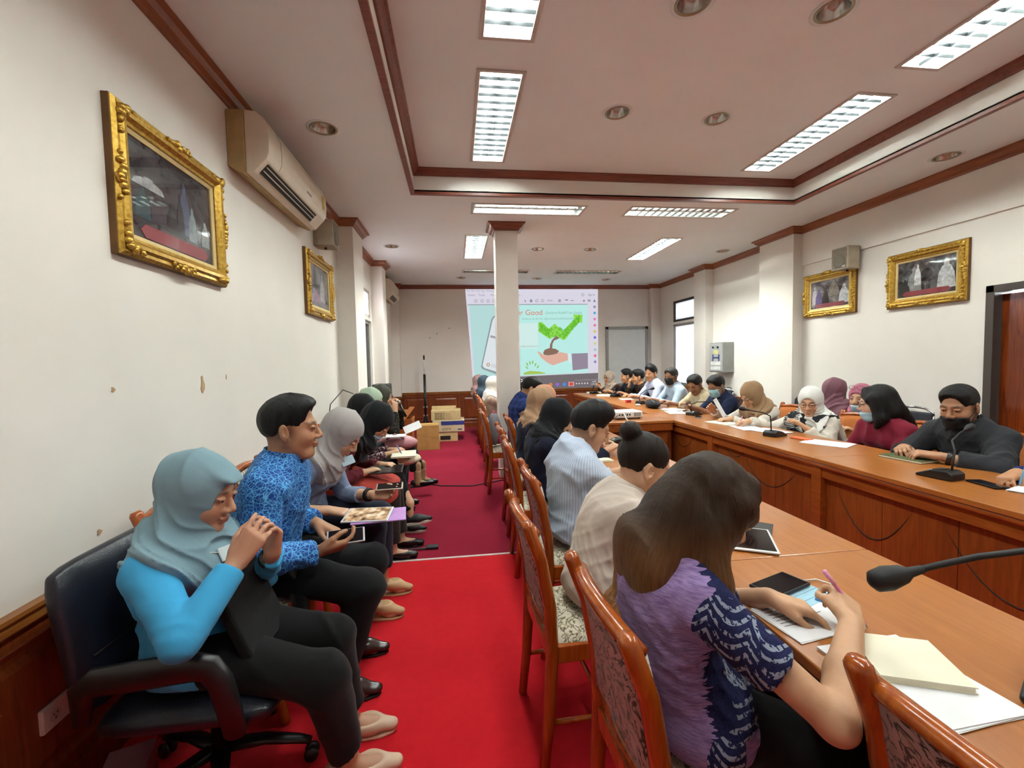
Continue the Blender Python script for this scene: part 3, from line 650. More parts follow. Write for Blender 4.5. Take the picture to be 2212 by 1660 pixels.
# ---- gold framed pictures
t_ = NT('gilded_wood'); v = t_.obj(); n = t_.noise(v, 55, 4, .6); t_.bump(n, .25, .004); M_gold = t_.fin(t_.ramp(n, [(.3, '#94701f'), (.5, '#b8923a'), (.72, '#cdaa55')]), .34, .7)
M_gside = plain('#6b4a22', .5, .2, .15); M_liner = plain('#c9b07a', .6, .1, .08)
def photo_mat(name, cols, sc, seed):
    q = NT(name); v = q.obj((1, sc, sc)); v2 = q.n('ShaderNodeVectorMath', operation='ADD', i_0=v, i_1=(seed, seed*2.3, seed*.7)).outputs[0]
    return q.fin(q.ramp(q.noise(v2, 5, 5, .62, .8), [((i+.6)/(len(cols)+.2)*.62+.2, c) for i, c in enumerate(cols)]), .16, 0, .5)
def picture(label, X, y, z, W, H, rz, pm, figs, bar=True):
    t = thing('framed_picture', label, 'picture', (X, y, z), rz, 'gold framed photographs on the walls')
    prof = [(.0, 0), (.0, .03), (.012, .042), (.026, .040), (.036, .052), (.052, .050), (.066, .034), (.078, .03), (.082, 0)]   # inward from the outer edge, height off wall
    path = [(-W/2, -H/2), (W/2, -H/2), (W/2, H/2), (-W/2, H/2)]
    def fr(pf):
        m = MB(); m.sweep([(a, b) for a, b in path], [(o, h) for o, h in pf], True); m.v = [(p[2], p[0], p[1]) for p in m.v]; return m
    fr(prof).build('frame', M_gold, t); fr([(-.002, 0), (-.002, .026), (.004, .028), (.004, 0)]).build('frame_side', M_gside, t)
    fr([(.08, 0), (.08, .024), (.098, .018), (.1, 0)]).build('liner', M_liner, t)
    # carved ornaments on corners and edge centres
    for cy, cz, k in ((-W/2+.03, -H/2+.03, 1), (W/2-.03, -H/2+.03, 1), (W/2-.03, H/2-.03, 1), (-W/2+.03, H/2-.03, 1), (0, -H/2+.02, 0), (0, H/2-.02, 0), (-W/2+.02, 0, 0), (W/2-.02, 0, 0)):
        m = MB(); rr = random.Random(cy*31+cz*17)
        hor = abs(cz) > abs(cy)*H/W
        for i in range(11):
            f = (i-5)/5
            if k: a, b = ((f*.09, 0) if i % 2 else (0, f*.09)); a *= -np.sign(cy) if f > 0 else 1; da, db = (-np.sign(cy)*abs(f)*.09, 0) if i % 2 else (0, -np.sign(cz)*abs(f)*.09); a, b = da, db
            else: a, b = (f*.085, rr.uniform(-.004, .012)*np.sign(cz)) if hor else (rr.uniform(-.004, .012)*np.sign(cy), f*.085)
            r = .020*(1-.45*abs(f))
            m.ell((.046, cy+a+rr.uniform(-.008, .008), cz+b+rr.uniform(-.008, .008)), (r*.8, r*rr.uniform(.8, 1.3), r*rr.uniform(.7, 1.1)), None, 8, 5)
        m.build('carved_ornament', M_gold, t, True)
    w2, h2 = W/2-.098, H/2-.098
    p = MB().b2((.004, -w2, -h2), (.012, w2, h2)).build('photograph', pm, t)
    for i, (fy, fz, fw, fh, col) in enumerate(figs):      # printed figures: head and robe shapes, flat
        P = [(-.5, 0), (-.42, .5), (-.25, .72), (-.13, .78), (-.15, .92), (0, 1), (.15, .92), (.13, .78), (.25, .72), (.42, .5), (.5, 0)]
        MB().prism([(a*fw*w2*2, b*fh*h2*2) for a, b in P], (.012, -w2+fy*2*w2, -h2+fz*2*h2), (0, 1, 0), (0, 0, 1), (.0006+.0001*i, 0, 0)).build('printed_figure', plain(col, .3, 0, .25, 40), p)
    if bar:
        b0, b1 = -w2*.82, w2*.86; c0, c1 = -h2*.96, -h2*.68
        MB().prism([(b0, (c0+c1)/2), (b0+.03, c0), (b1-.03, c0), (b1, (c0+c1)/2), (b1-.03, c1), (b0+.03, c1)], (.0132, 0, 0), (0, 1, 0), (0, 0, 1), (.001, 0, 0)).build('caption_ribbon', plain('#8c2f3a', .4, 0, .08), p)
    MB().b2((.0155, -w2, -h2), (.0165, w2, h2)).build('glass', M_glass, t)
    return t
g = NT('picture_glass'); g.t.links.new(g.n('ShaderNodeMixShader', i_0=.07, i_1=g.n('ShaderNodeBsdfTransparent').outputs[0], i_2=g.n('ShaderNodeBsdfGlossy', i_Roughness=.03).outputs[0]).outputs[0], g.out.inputs[0]); M_glass = g.m
PM1 = photo_mat('photo_dark', ['#17181d', '#2c2f35', '#4a4c50', '#23262c'], 1.2, 3); PM2 = photo_mat('photo_grey', ['#3a3d42', '#6d7074', '#9a9c9e', '#4c4f54'], 1.0, 5); PM3 = photo_mat('photo_bw', ['#101010', '#2a2a2a', '#55585a', '#b9bcbe'], 3.0, 9); PM4 = photo_mat('photo_mix', ['#15121a', '#3b3540', '#8d8a88', '#b9b4aa'], 1.4, 13)
picture('large gold framed photograph with a red ribbon on the near left wall', XL, 2.30, 2.165, .80, .60, 0, PM1, [(.13, .22, .16, .34, '#274b52'), (.30, .22, .18, .38, '#3a2f3a'), (.45, .2, .14, .34, '#161a20'), (.62, .24, .16, .62, '#4d5a78'), (.72, .2, .12, .42, '#8a9aa0'), (.56, .2, .1, .5, '#1d2230'), (.2, .55, .34, .12, '#a9adb0'), (.9, .2, .12, .32, '#7c8688')])
picture('smaller gold framed photograph under the left wall loudspeaker', XL, 4.50, 2.16, .80, .58, 0, PM2, [(.3, .45, .2, .45, '#2f3338'), (.66, .15, .26, .72, '#b9bfc4'), (.35, .1, .5, .3, '#a98fa2')], False)
picture('large black and white photograph in gold frame beside the door', XR, 3.70, 2.13, .72, .535, math.pi, PM3, [(.3, .12, .26, .72, '#8f9294'), (.36, .3, .13, .6, '#d6d8d8'), (.68, .15, .2, .62, '#55585a'), (.84, .12, .3, .8, '#c9cccd'), (.12, .12, .22, .34, '#17181a')])
picture('smaller gold framed photograph below the right wall loudspeaker', XR, 4.79, 2.14, .73, .52, math.pi, PM4, [(.1, .15, .14, .7, '#c8c6cc'), (.22, .12, .2, .62, '#5b4680'), (.4, .12, .2, .55, '#231a1c'), (.88, .1, .28, .68, '#cfd4d8'), (.62, .4, .3, .5, '#8c8578')])
# ---- wall loudspeakers
for X, y, z, rz, lb in ((XL, 4.50, 2.66, 0, 'small beige wall loudspeaker above the left picture'), (XR-.02, 4.45, 2.47, math.pi, 'small beige wall loudspeaker above the right photograph')):
    t = thing('wall_loudspeaker', lb, 'loudspeaker', (X, y, z), rz, 'beige wall loudspeakers'); Mb = plain('#a89c88', .5, 0, .08)
    MB().prism([(0, -.07), (.05, -.105), (.185, -.105), (.19, -.1), (.19, .1), (.185, .105), (.05, .105), (0, .07)], (0, 0, -.12), (1, 0, 0), (0, 1, 0), (0, 0, .24)).build('cabinet', Mb, t, bevel=.008)
    MB().b2((.188, -.092, -.108), (.194, .092, .108)).build('grille', plain('#857b6b', .7, 0, .2, 90, .6, 400), t, bevel=.003)
    MB().lathe([(.0, 0), (.066, 0), (.068, .003), (.06, .004), (.01, .0015)], (.1935, 0, -.03), roty(math.pi/2), 24, False).build('woofer', plain('#6f675a', .7), t, True)
    MB().b2((.194, .04, -.1), (.196, .08, -.085)).build('name_plate', plain('#c9c9c4', .3, .8), t)
    MB().lathe([(.012, -.14), (.012, -.118)], (.09, 0, 0), n=10).build('bracket_knob', M_blackp, t)
# ---- air conditioners
def aircon(label, y0, y1, z, X, pos=1):
    t = thing('air_conditioner', label, 'air conditioner', (X, y0, z), 0, 'wall air conditioners'); L = y1-y0
    Mc = plain('#d6cab6', .38, 0, .03); My = plain('#b59a66', .55, 0, .18, 5); Md = plain('#0d0c0c', .6)
    body = [(0, 0), (0, .325), (.10, .33), (.10, -.035), (.085, -.04)]
    cover = [(.10, .33), (.165, .322), (.21, .285), (.234, .225), (.238, .15), (.234, .085), (.217, .048), (.143, -.032), (.10, -.036)]
    MB().prism(body, (0, 0, 0), (1, 0, 0), (0, 0, 1), (0, L, 0)).build('back_case', My, t, bevel=.006)
    MB().prism(cover, (0, .004, 0), (1, 0, 0), (0, 0, 1), (0, L-.008, 0)).build('front_cover', Mc, t, bevel=.006)
    # outlet slot on the sloping underside of the cover
    a, b = np.array((.209, .039)), np.array((.152, -.022)); d = unit(b-a); nn = np.array((-d[1], d[0]))*-1
    if nn[1] > 0: nn = -nn
    c = (a+b)/2
    def sl(f, w_, out, y_0, y_1, mat, nm):
        p = a+(b-a)*f+nn*out; q = d*w_/2; e = nn*.004
        P = [p-q, p+q, p+q+e, p-q+e]
        MB().prism([tuple(x) for x in P], (0, y_0, 0), (1, 0, 0), (0, 0, 1), (0, y_1-y_0, 0)).build(nm, mat, t)
    sl(.5, .072, -.001, .05, L-.2, Md, 'air_outlet')
    for f in (.28, .62): sl(f, .006, .004, .055, L-.205, Mc, 'vane')
    for f in (.02, .98): sl(f, .004, .003, .05, L-.2, My, 'outlet_lip')
    MB().b2((.2365, L*.57, .10), (.2385, L*.57+.10, .113)).build('name_plate', plain('#77706a', .4), t)
    MB().b2((.2375, L-.13, .11), (.2395, L-.075, .215)).build('energy_sticker', plain('#c9a94a', .5, 0, .2, 60), t)
    MB().prism([(.163, .3225), (.211, .2855), (.2352, .225), (.2392, .15), (.2352, .085), (.217, .047), (.21, .047), (.23, .086), (.233, .15), (.23, .224), (.207, .281), (.16, .318)], (0, .19, 0), (1, 0, 0), (0, 0, 1), (0, .003, 0)).build('panel_gap', plain('#5a4f40', .6), t)
    return t
aircon('yellowed wall air conditioner on the near left wall', 2.85, 4.03, 2.60, XL)
aircon('white wall air conditioner in the far left corner', 8.15, 9.0, 2.60, XL)
# ---- power outlet, switch box
t = thing('power_outlet', 'white double power outlet on wainscot in the near left corner', 'outlet', (XL+.022, 1.525, .35))
MB().b2((-.012, -.075, -.038), (.012, .075, .038)).build('cover_plate', plain('#c9b9b2', .45, 0, .03), t, bevel=.004)
for s in (-.035, .035):
    q = MB().lathe([(0, 0), (.019, 0), (.019, .002), (0, .002)], (.012, s, 0), roty(math.pi/2), 18, False).build('socket', plain('#b3a39c', .45), t)
    for a, b in ((-.006, .005), (.006, .005), (0, -.008)): MB().box((.0145, s+a, b), (.001, .003, .006)).build('slot', M_dark, q)
t = thing('switch_box', 'grey electrical switch box on the far right wall', 'switch box', (XR2, 6.98, 1.40), math.pi)
MB().b2((0, -.20, -.25), (.19, .20, .25)).build('cabinet', plain('#8c8c8a', .4, .3, .05), t, bevel=.008)
dr = MB().b2((.188, -.185, -.235), (.196, .185, .235)).build('door', plain('#a9a9a6', .4, .2, .05), t, bevel=.004)
for y in (-.08, .06): MB().lathe([(0, 0), (.018, 0), (.016, .014), (0, .016)], (.196, y, .17), roty(math.pi/2), 12, False).build('knob', M_blackp, dr)
MB().b2((.1955, -.07, .06), (.197, .06, .12)).build('yellow_label', plain('#c9c07a', .6), dr)
for y in (-.10, .07): MB().b2((.1955, y, -.06), (.2, y+.03, .05)).build('rotary_switch', plain('#2b3566', .5), dr)
MB().b2((.1955, -.07, -.015), (.199, .07, .005)).build('link_bar', plain('#2b3566', .5), dr)
for z in (-.10, -.18): MB().b2((.1955, -.15, z-.03), (.199, .13, z+.03)).build('breaker_row', plain('#d6d6d2', .5), dr)
# ---- whiteboard on the end wall
t = thing('whiteboard', 'grey framed whiteboard on the end wall right of the slide', 'whiteboard', (3.80, YB, 1.46), -math.pi/2)
MB().b2((0, -.44, -.62), (.02, .44, .60)).build('board', plain('#c3c6c4', .3, 0, .02), t)
for lo, hi in (((0, -.49, -.66), (.04, -.43, .66)), ((0, .43, -.66), (.04, .49, .66)), ((0, -.49, .60), (.04, .49, .66)), ((0, -.49, -.66), (.05, .49, -.60))): MB().b2(lo, hi).build('frame_bar', M_alu, t, bevel=.004)
# ---- projected slide: self-glowing flat layers stand in for the projector's light
SG = 1.0
_sm = {}
def sm_(h, k=1.0):
    if (h, k) not in _sm:
        q = NT('slide_light'); q.b.inputs['Base Color'].default_value = (.02, .02, .02, 1); q.b.inputs['Specular IOR Level'].default_value = 0
        q.b.inputs['Emission Color'].default_value = lin(h); q.b.inputs['Emission Strength'].default_value = SLIDE*k; _sm[(h, k)] = q.m
    return _sm[(h, k)]
SLIDE = .15
S0 = np.array((.25, YB, 2.95))
sl = thing('projected_slide', 'projected computer slide with a green arrow tree on end wall', 'projection', tuple(S0))
def sq(zx, zy): return ((zx-135)*.00203, -(zy-125)*.002038)
_lay = [0]
def shp(pts, col, name, k=1.0, par=None):
    _lay[0] += 1
    return MB().prism([sq(*p) for p in pts], (0, -.004-.00025*_lay[0], 0), (1, 0, 0), (0, 0, 1), (0, .0002, 0)).build(name, sm_(col, k), par or sl)
def rect(a, b, c, d): return [(a, b), (c, b), (c, d), (a, d)]
def blob(cx, cy, rx, ry, n=14): return [(cx+rx*math.cos(2*math.pi*i/n), cy+ry*math.sin(2*math.pi*i/n)) for i in range(n)]
MB().prism([sq(*p) for p in [(130, 125), (1562, 125), (1556, 1185), (192, 1185)]], (0, -.004, 0), (1, 0, 0), (0, 0, 1), (0, .003, 0)).build('window_background', sm_('#dcd8e6'), sl)
shp(rect(150, 282, 1445, 290), '#9a96a2', 'toolbar_line')
shp([(165, 290), (1443, 290), (1443, 1025), (205, 1055)], '#b6dcda', 'slide_page')
shp([(700, 290), (1443, 290), (1443, 1022), (700, 1035)], '#b8e8e2', 'slide_page_right', 1.05)
shp([(178, 1060), (1556, 1030), (1553, 1190), (192, 1190)], '#7d7478', 'taskbar', .8)
# toolbar marks and words
def stext(s, zx, zy, h, col, name, k=1.0, al='LEFT'):
    _lay[0] += 1; a, b = sq(zx, zy)
    M = Matrix.Translation((a, -.0045-.00025*_lay[0], b)) @ Matrix.Rotation(math.pi/2, 4, 'X')
    return text_mesh(s, h*.00203*1.35, sm_(col, k), name, sl, M, al, .0001)
stext('File  Edit  View  Sign  Window  Help', 145, 150, 17, '#8f8a9c', 'menu_text')
stext('Home', 155, 195, 22, '#8f8a9c', 'menu_text'); stext('Tools', 265, 195, 22, '#8f8a9c', 'menu_text'); stext('Plant for good presentations...', 395, 195, 20, '#8f8a9c', 'menu_text'); stext('Sign In', 1450, 195, 22, '#7c778a', 'menu_text')
def ring(cx, cy, r, col, name='toolbar_icon', w_=4):
    _lay[0] += 1; m = MB(); n = 16
    P = [sq(*p) for p in blob(cx, cy, r, r, n)]+[sq(*p) for p in blob(cx, cy, r-w_, r-w_, n)]
    y = -.0045-.00025*_lay[0]; m.add([(a, y, b) for a, b in P], [(i, (i+1) % n, n+(i+1) % n, n+i) for i in range(n)]); m.build(name, sm_(col), sl, fix=False)
for cx in (238, 303, 366, 428, 887, 948): ring(cx, 247, 16, '#7c778a')
ring(1393, 185, 15, '#7c778a')
shp([(755, 235), (770, 250), (762, 252), (766, 262), (760, 264)], '#55505e', 'cursor_icon'); shp(blob(825, 248, 15, 17), '#8a93b0', 'hand_icon'); stext('99.9%', 1002, 255, 18, '#7c778a', 'menu_text')
shp([(1120, 232), (1150, 232), (1150, 262), (1120, 262)], '#a8a4b4', 'fit_icon'); shp([(1195, 235), (1228, 235), (1228, 246), (1195, 246)], '#9a7c7c', 'pen_icon'); shp(blob(1275, 247, 20, 4), '#8a8594', 'dots_icon')
shp([(1388, 258), (1405, 232), (1418, 258)], '#a87c84', 'sign_icon'); shp(rect(1446, 236, 1478, 258), '#a09cac', 'comment_icon'); shp([(1508, 262), (1520, 230), (1536, 262)], '#7c778a', 'person_icon')
for i, col in enumerate(('#9a96a8', '#5fa8cf', '#e07fb0', '#e27aa0', '#e3c05c', '#6a6fd6', '#c9d68a', '#9ac3c9', '#e06a86', '#8a86c0')): shp(blob(1522, 315+66*i, 15, 15), col, 'side_tool_icon')
# slide art: title, arrow of leaves, tree, hand, phone
stext('Plant for Good', 455, 398, 60, '#e0806a', 'title_text', .95)
stext('(โครงการ PLANT for Good)', 975, 388, 26, '#7fae9e', 'subtitle_text'); stext('โครงการ ฉัน รัก โลก อยู่ร่วมกันอย่างเป็นมิตรกับสิ่งแวดล้อม', 722, 448, 21, '#7fae9e', 'subtitle_text')
shp(rect(640, 485, 890, 752), '#d3eeea', 'white_card'); stext('สแกนเพื่อร่วมโครงการ', 650, 738, 20, '#8aa5a0', 'card_text')
shp([(897, 480), (935, 470), (1010, 545), (1078, 490), (1165, 575), (1295, 440), (1280, 395), (1388, 400), (1378, 490), (1340, 470), (1195, 660), (1165, 668), (1090, 620), (1020, 655), (900, 575)], '#93de55', 'leaf_arrow')
rr = random.Random(4); _lay[0] += 1; m1 = MB(); y = -.0045-.00025*_lay[0]
for i in range(420):
    a = rr.random()*3
    if a < 1: f = rr.random(); cx, cy = 905+f*120, 520+f*80+rr.uniform(-45, 45)
    elif a < 1.5: cx, cy = rr.uniform(1020, 1165), rr.uniform(530, 630)
    else: f = rr.random(); cx, cy = 1165+f*190, 620-f*190+rr.uniform(-42, 42)
    th = rr.uniform(0, 6.3); l = 13; p = [sq(cx+l*math.cos(th), cy+l*math.sin(th)), sq(cx+4*math.sin(th), cy-4*math.cos(th)), sq(cx-l*math.cos(th), cy-l*math.sin(th)), sq(cx-4*math.sin(th), cy+4*math.cos(th))]
    m1.add([(a_, y, b_) for a_, b_ in p], [(0, 1, 2, 3)])
o = m1.build('leaf_marks', sm_('#62bb30'), sl, fix=False); o['kind'] = 'stuff'
shp([(1018, 760), (1022, 715), (1045, 665), (1080, 630), (1075, 615), (1095, 625), (1130, 645), (1100, 660), (1070, 670), (1050, 705), (1045, 760)], '#8a6f62', 'tree_trunk')
shp([(945, 800), (965, 768), (1010, 752), (1080, 760), (1122, 785), (1095, 815), (1000, 830), (955, 822)], '#8a6a5a', 'soil_heap')
shp([(880, 785), (905, 790), (955, 825), (1000, 832), (1095, 812), (1130, 795), (1215, 815), (1220, 885), (1120, 915), (1050, 938), (985, 905), (920, 850)], '#e0b09e', 'printed_hand')
shp([(1215, 812), (1262, 818), (1265, 925), (1220, 905)], '#d6ecf0', 'cuff'); shp([(1258, 815), (1440, 812), (1440, 980), (1268, 997)], '#95899a', 'sleeve')
shp([(725, 1030), (730, 1010), (800, 990), (900, 1000), (968, 1018), (968, 1025)], '#a9c65a', 'grass_mound')
for x_, y_, a in ((770, 920, -.5), (800, 905, -.2), (830, 900, .1), (860, 925, .4), (885, 950, .7), (765, 955, -.8)): shp([(x_+22*math.sin(a), y_-26*math.cos(a)), (x_+9*math.cos(a), y_+9*math.sin(a)), (x_-22*math.sin(a), y_+26*math.cos(a)), (x_-9*math.cos(a), y_-9*math.sin(a))], '#8cc456', 'sprout_leaf')
shp([(275, 935), (395, 440), (420, 405), (450, 400), (560, 430), (470, 1010), (440, 1020), (290, 960)], '#8c9a9e', 'phone_outline'); shp([(290, 925), (408, 450), (428, 418), (450, 412), (550, 440), (462, 1000), (310, 950)], '#dfe6ea', 'phone_screen'); shp([(385, 605), (460, 625), (455, 650), (378, 628)], '#a7a2ae', 'phone_bar')
for x_, y_, c_ in ((352, 915, '#b98a5a'), (402, 928, '#c9c9cc'), (440, 938, '#c9c9cc')): ring(x_, y_, 19, c_, 'phone_icon', 8)
for x_, c_ in ((1022, '#e0864a'), (1097, '#8f6ad6'), (1173, '#4f8ae0')): shp(blob(x_, 1145, 20, 20), c_, 'taskbar_icon')
shp(rect(1218, 1118, 1282, 1168), '#c9a0a0', 'taskbar_highlight'); shp(blob(1250, 1143, 22, 20), '#e04a4a', 'taskbar_icon')
for x_ in (1308, 1338, 1370, 1402, 1432): shp(blob(x_, 1140, 8, 8), '#e0dce0', 'tray_icon')
stext('10:08', 1478, 1132, 17, '#e0dce0', 'clock_text'); stext('15/9/2022', 1465, 1158, 17, '#e0dce0', 'clock_text'); stext('This copy of Windows is not genuine', 1290, 1108, 14, '#b0aab0', 'notice_text')
# ---- cartons, box, stand, big loudspeaker at the far left
Mk = plain('#a97f45', .8, 0, .1); Mk2 = plain('#c2a97a', .8, 0, .08); Mk3 = plain('#cdbb96', .8, 0, .06); Mtape = plain('#b08c50', .4)
def carton(label, c, size, rz, mat, extras=()):
    t = thing('carton', label, 'box', c, math.radians(rz), 'cardboard cartons by the end wall'); x, y, z = size
    MB().b2((-x/2, -y/2, 0), (x/2, y/2, z)).build('box_body', mat, t, bevel=.004)
    MB().b2((-x/2-.001, -.02, z-.05), (x/2+.001, .02, z+.0015)).build('tape', Mtape, t)
    for nm, lo, hi, m_ in extras: MB().b2(lo, hi).build(nm, m_, t)
    return t
carton('brown carton standing in front of the stack of boxes', (-.48, 7.35, 0), (.36, .3, .20), 2, Mk)
carton('brown carton lying on the front brown carton', (-.485, 7.35, .202), (.35, .3, .20), 1, Mk)
carton('tan carton with a dark hand hole at the bottom of the stack', (-.21, 8.1, 0), (.42, .35, .17), 0, Mk2, [('hand_hole', (-.10, -.178, .03), (.08, -.174, .10), M_dark)])
cc_ = carton('pale carton with blue stripe in the middle of the stack', (-.16, 8.1, .1725), (.56, .38, .21), 0, Mk3, [('blue_stripe', (-.13, -.192, .12), (.282, -.189, .19), plain('#2a3578', .6)), ('print_mark', (.16, -.192, .03), (.24, -.189, .05), plain('#2a3578', .6))])
text_mesh('core', .09, plain('#8a7a5a', .7), 'printed_text', cc_, Matrix.Translation((-.12, -.192, .03)) @ Matrix.Rotation(math.pi/2, 4, 'X'))
cc_ = carton('tan printed carton on top of the stack', (-.20, 8.1, .3845), (.52, .36, .17), 0, Mk2)
for i in range(3): text_mesh('電腦零件 小心', .045, plain('#7a6540', .7), 'printed_text', cc_, Matrix.Translation((-.2, -.182, .10-i*.045)) @ Matrix.Rotation(math.pi/2, 4, 'X'))
carton('small tan carton at the back of the stack top', (-.24, 8.28, .55), (.44, .14, .05), 0, Mk2)
t = thing('wooden_cabinet', 'low open wooden cabinet heaped with boards beside the cartons', 'cabinet', (-.86, 7.1, 0))
Mw = wood('cabinet_wood', '#6e330f', '#8f4d1c', '#a8652d', 'z', .4)
for lo, hi, nm in (((-.17, -.2, 0), (-.155, .2, .55), 'side_panel'), ((.155, -.2, 0), (.17, .2, .55), 'side_panel'), ((-.155, -.2, .0), (.155, -.185, .55), 'front_panel'), ((-.155, .185, 0), (.155, .2, .55), 'back_panel'), ((-.155, -.185, 0), (.155, .185, .02), 'bottom_panel')): MB().b2(lo, hi).build(nm, Mw, t, bevel=.002)
MB().lathe([(0, 0), (.012, .003), (.014, .012), (0, .016)], (.12, -.2, .46), rotx(math.pi/2), 12, False).build('knob', M_brass, t, True)
for i, (a, b) in enumerate((((-1.03, 7.0, .40), (-.83, 7.3, .66)), ((-.95, 6.98, .40), (-.72, 7.3, .70)), ((-1.0, 7.1, .40), (-.98, 7.28, .63)))):
    a = np.array(a); b = np.array(b); u, v_, d_ = frame(b-a); R = np.stack([u, v_, d_], 1)
    tag(MB().box((a+b)/2, (.10, .012, np.linalg.norm(b-a)), R).build('wood_offcut', Mk2 if i == 2 else Mw, bevel=.002), ('longest brown board', 'brown board leaning right', 'short pale board')[i]+' sticking out of the wooden cabinet', 'board', 'boards in the cabinet')
t = thing('screen_stand', 'black folded tripod stand before the end wall', 'stand', (-.63, 9.0, 0))
MB().tube([(0, 0, .05), (0, 0, 1.18)], .026, 12).build('lower_tube', M_blackp, t, True); MB().tube([(0, 0, 1.18), (0, 0, 1.47)], .014, 10).build('upper_tube', plain('#d9d6d0', .4), t, True); MB().tube([(0, 0, 1.47), (0, 0, 1.56)], .017, 10).build('top_cap', M_blackp, t, True)
for z in (.35, .52): MB().b2((-.045, -.02, z-.015), (.045, .02, z+.015)).build('clamp', plain('#b9b9b9', .3, .8), t, bevel=.004)
for k in range(3):
    a = k*2.094+.5; MB().tube([(.02*math.cos(a), .02*math.sin(a), .35), (.11*math.cos(a), .11*math.sin(a), .0)], .012, 8).build('leg', M_blackp, t, True)
t = thing('public_address_speaker', 'black loudspeaker on a stand behind the woman with microphone', 'loudspeaker', (-1.0, 6.15, 0))
MB().b2((-.11, -.15, .62), (.11, .15, 1.14)).build('cabinet', M_blackp, t, bevel=.02, seg=3); MB().b2((-.095, -.156, .64), (.095, -.15, 1.12)).build('grille', plain('#3a3b3c', .7, .2, .15, 60, .5, 500), t, bevel=.004)
MB().tube([(0, 0, .0), (0, 0, .62)], .018, 10).build('pole', M_blackp, t, True)
for k in range(3): a = k*2.094; MB().tube([(0, 0, .35), (.14*math.cos(a), .14*math.sin(a), .0)], .01, 8).build('leg', M_blackp, t, True)
# cables on the carpet and by the left wall
tag(MB().tube([(-.75, 5.1, .005), (-.45, 5.22, .006), (-.2, 5.05, .006), (.15, 4.98, .006), (.5, 5.15, .006), (.8, 5.1, .006)], .006, 6).build('floor_cable', M_blackr, None, True), 'thin black cable lying across the maroon carpet', 'cable')
tag(MB().tube([(-1.1, 4.9, 1.10), (-1.13, 4.6, 1.16), (-1.16, 4.25, 1.05), (-1.16, 4.1, .8)], .005, 6).build('wall_cable', M_blackr, None, True), 'black cable looping behind the black headscarves', 'cable')
# backpack on the empty chair
t = thing('backpack', 'grey and pink backpack hanging on the chair before the column', 'backpack', (.40, 4.83, .50))
MB().ell((0, 0, .17), (.075, .13, .18), None, 18, 12).build('bag_body', cloth('#77747a'), t, True); MB().ell((.05, 0, .10), (.05, .11, .10), None, 16, 10).build('front_pocket', cloth('#c2315e'), t, True)
for s in (-.06, .06): MB().tube([(-.05, s, .32), (-.09, s, .25), (-.09, s, .12), (-.05, s, .03)], .012, 8, flat=.4).build('strap', cloth('#23202a'), t, True)
MB().tube([(0, -.03, .34), (0, 0, .37), (0, .03, .34)], .008, 8).build('handle', cloth('#c2315e'), t, True)
# ================================================================== people: implicit surfaces turned into meshes
class Pr:
    __slots__ = ('f', 'lo', 'hi')
    def __init__(s, f, lo, hi): s.f, s.lo, s.hi = f, np.asarray(lo, float), np.asarray(hi, float)
def rc(a, b, ra, rb, sq=None, flat=False):
    """round cone from a to b; sq=(axis, factor) squashes the section along axis; flat=True cuts the ends square"""
    a = np.asarray(a, float); b = np.asarray(b, float); ab = b-a; L2 = max(ab @ ab, 1e-9); L = math.sqrt(L2); m = max(ra, rb)
    wx, k = (np.asarray(sq[0], float), sq[1]) if sq else (None, 1)
    def f(X, Y, Z):
        px_, py_, pz_ = X-a[0], Y-a[1], Z-a[2]
        if wx is not None:
            q = (px_*wx[0]+py_*wx[1]+pz_*wx[2])*(1/k-1); px_ = px_+q*wx[0]; py_ = py_+q*wx[1]; pz_ = pz_+q*wx[2]
        t0 = (px_*ab[0]+py_*ab[1]+pz_*ab[2])/L2; t = np.clip(t0, 0, 1)
        if flat:
            r = np.sqrt(np.maximum((px_-t0*ab[0])**2+(py_-t0*ab[1])**2+(pz_-t0*ab[2])**2, 0))-(ra+(rb-ra)*t)
            return np.maximum(r*min(1, k), np.maximum(t0-1, -t0)*L)
        return (np.sqrt((px_-t*ab[0])**2+(py_-t*ab[1])**2+(pz_-t*ab[2])**2)-(ra+(rb-ra)*t))*min(1, k)
    mm = m*max(1, k)
    return Pr(f, np.minimum(a, b)-mm, np.maximum(a, b)+mm)
def el(c, r, R=None):
    c = np.asarray(c, float); r = np.asarray(r, float); R = np.eye(3) if R is None else np.asarray(R); ext = np.sqrt(((R*r)**2).sum(1))
    def f(X, Y, Z):
        x, y, z = X-c[0], Y-c[1], Z-c[2]; q = [(x*R[0, i]+y*R[1, i]+z*R[2, i])/r[i] for i in range(3)]
        k0 = np.sqrt(q[0]**2+q[1]**2+q[2]**2)+1e-9; k1 = np.sqrt((q[0]/r[0])**2+(q[1]/r[1])**2+(q[2]/r[2])**2)+1e-9
        return k0*(k0-1)/k1
    return Pr(f, c-ext, c+ext)
def bxp(c, h, R=None, rd=.01):
    c = np.asarray(c, float); h = np.asarray(h, float); R = np.eye(3) if R is None else np.asarray(R); ext = (abs(R)*h).sum(1)
    def f(X, Y, Z):
        x, y, z = X-c[0], Y-c[1], Z-c[2]; q = [abs(x*R[0, i]+y*R[1, i]+z*R[2, i])-h[i]+rd for i in range(3)]
        return np.sqrt(sum(np.maximum(v, 0)**2 for v in q))+np.minimum(np.maximum(q[0], np.maximum(q[1], q[2])), 0)-rd
    return Pr(f, c-ext, c+ext)
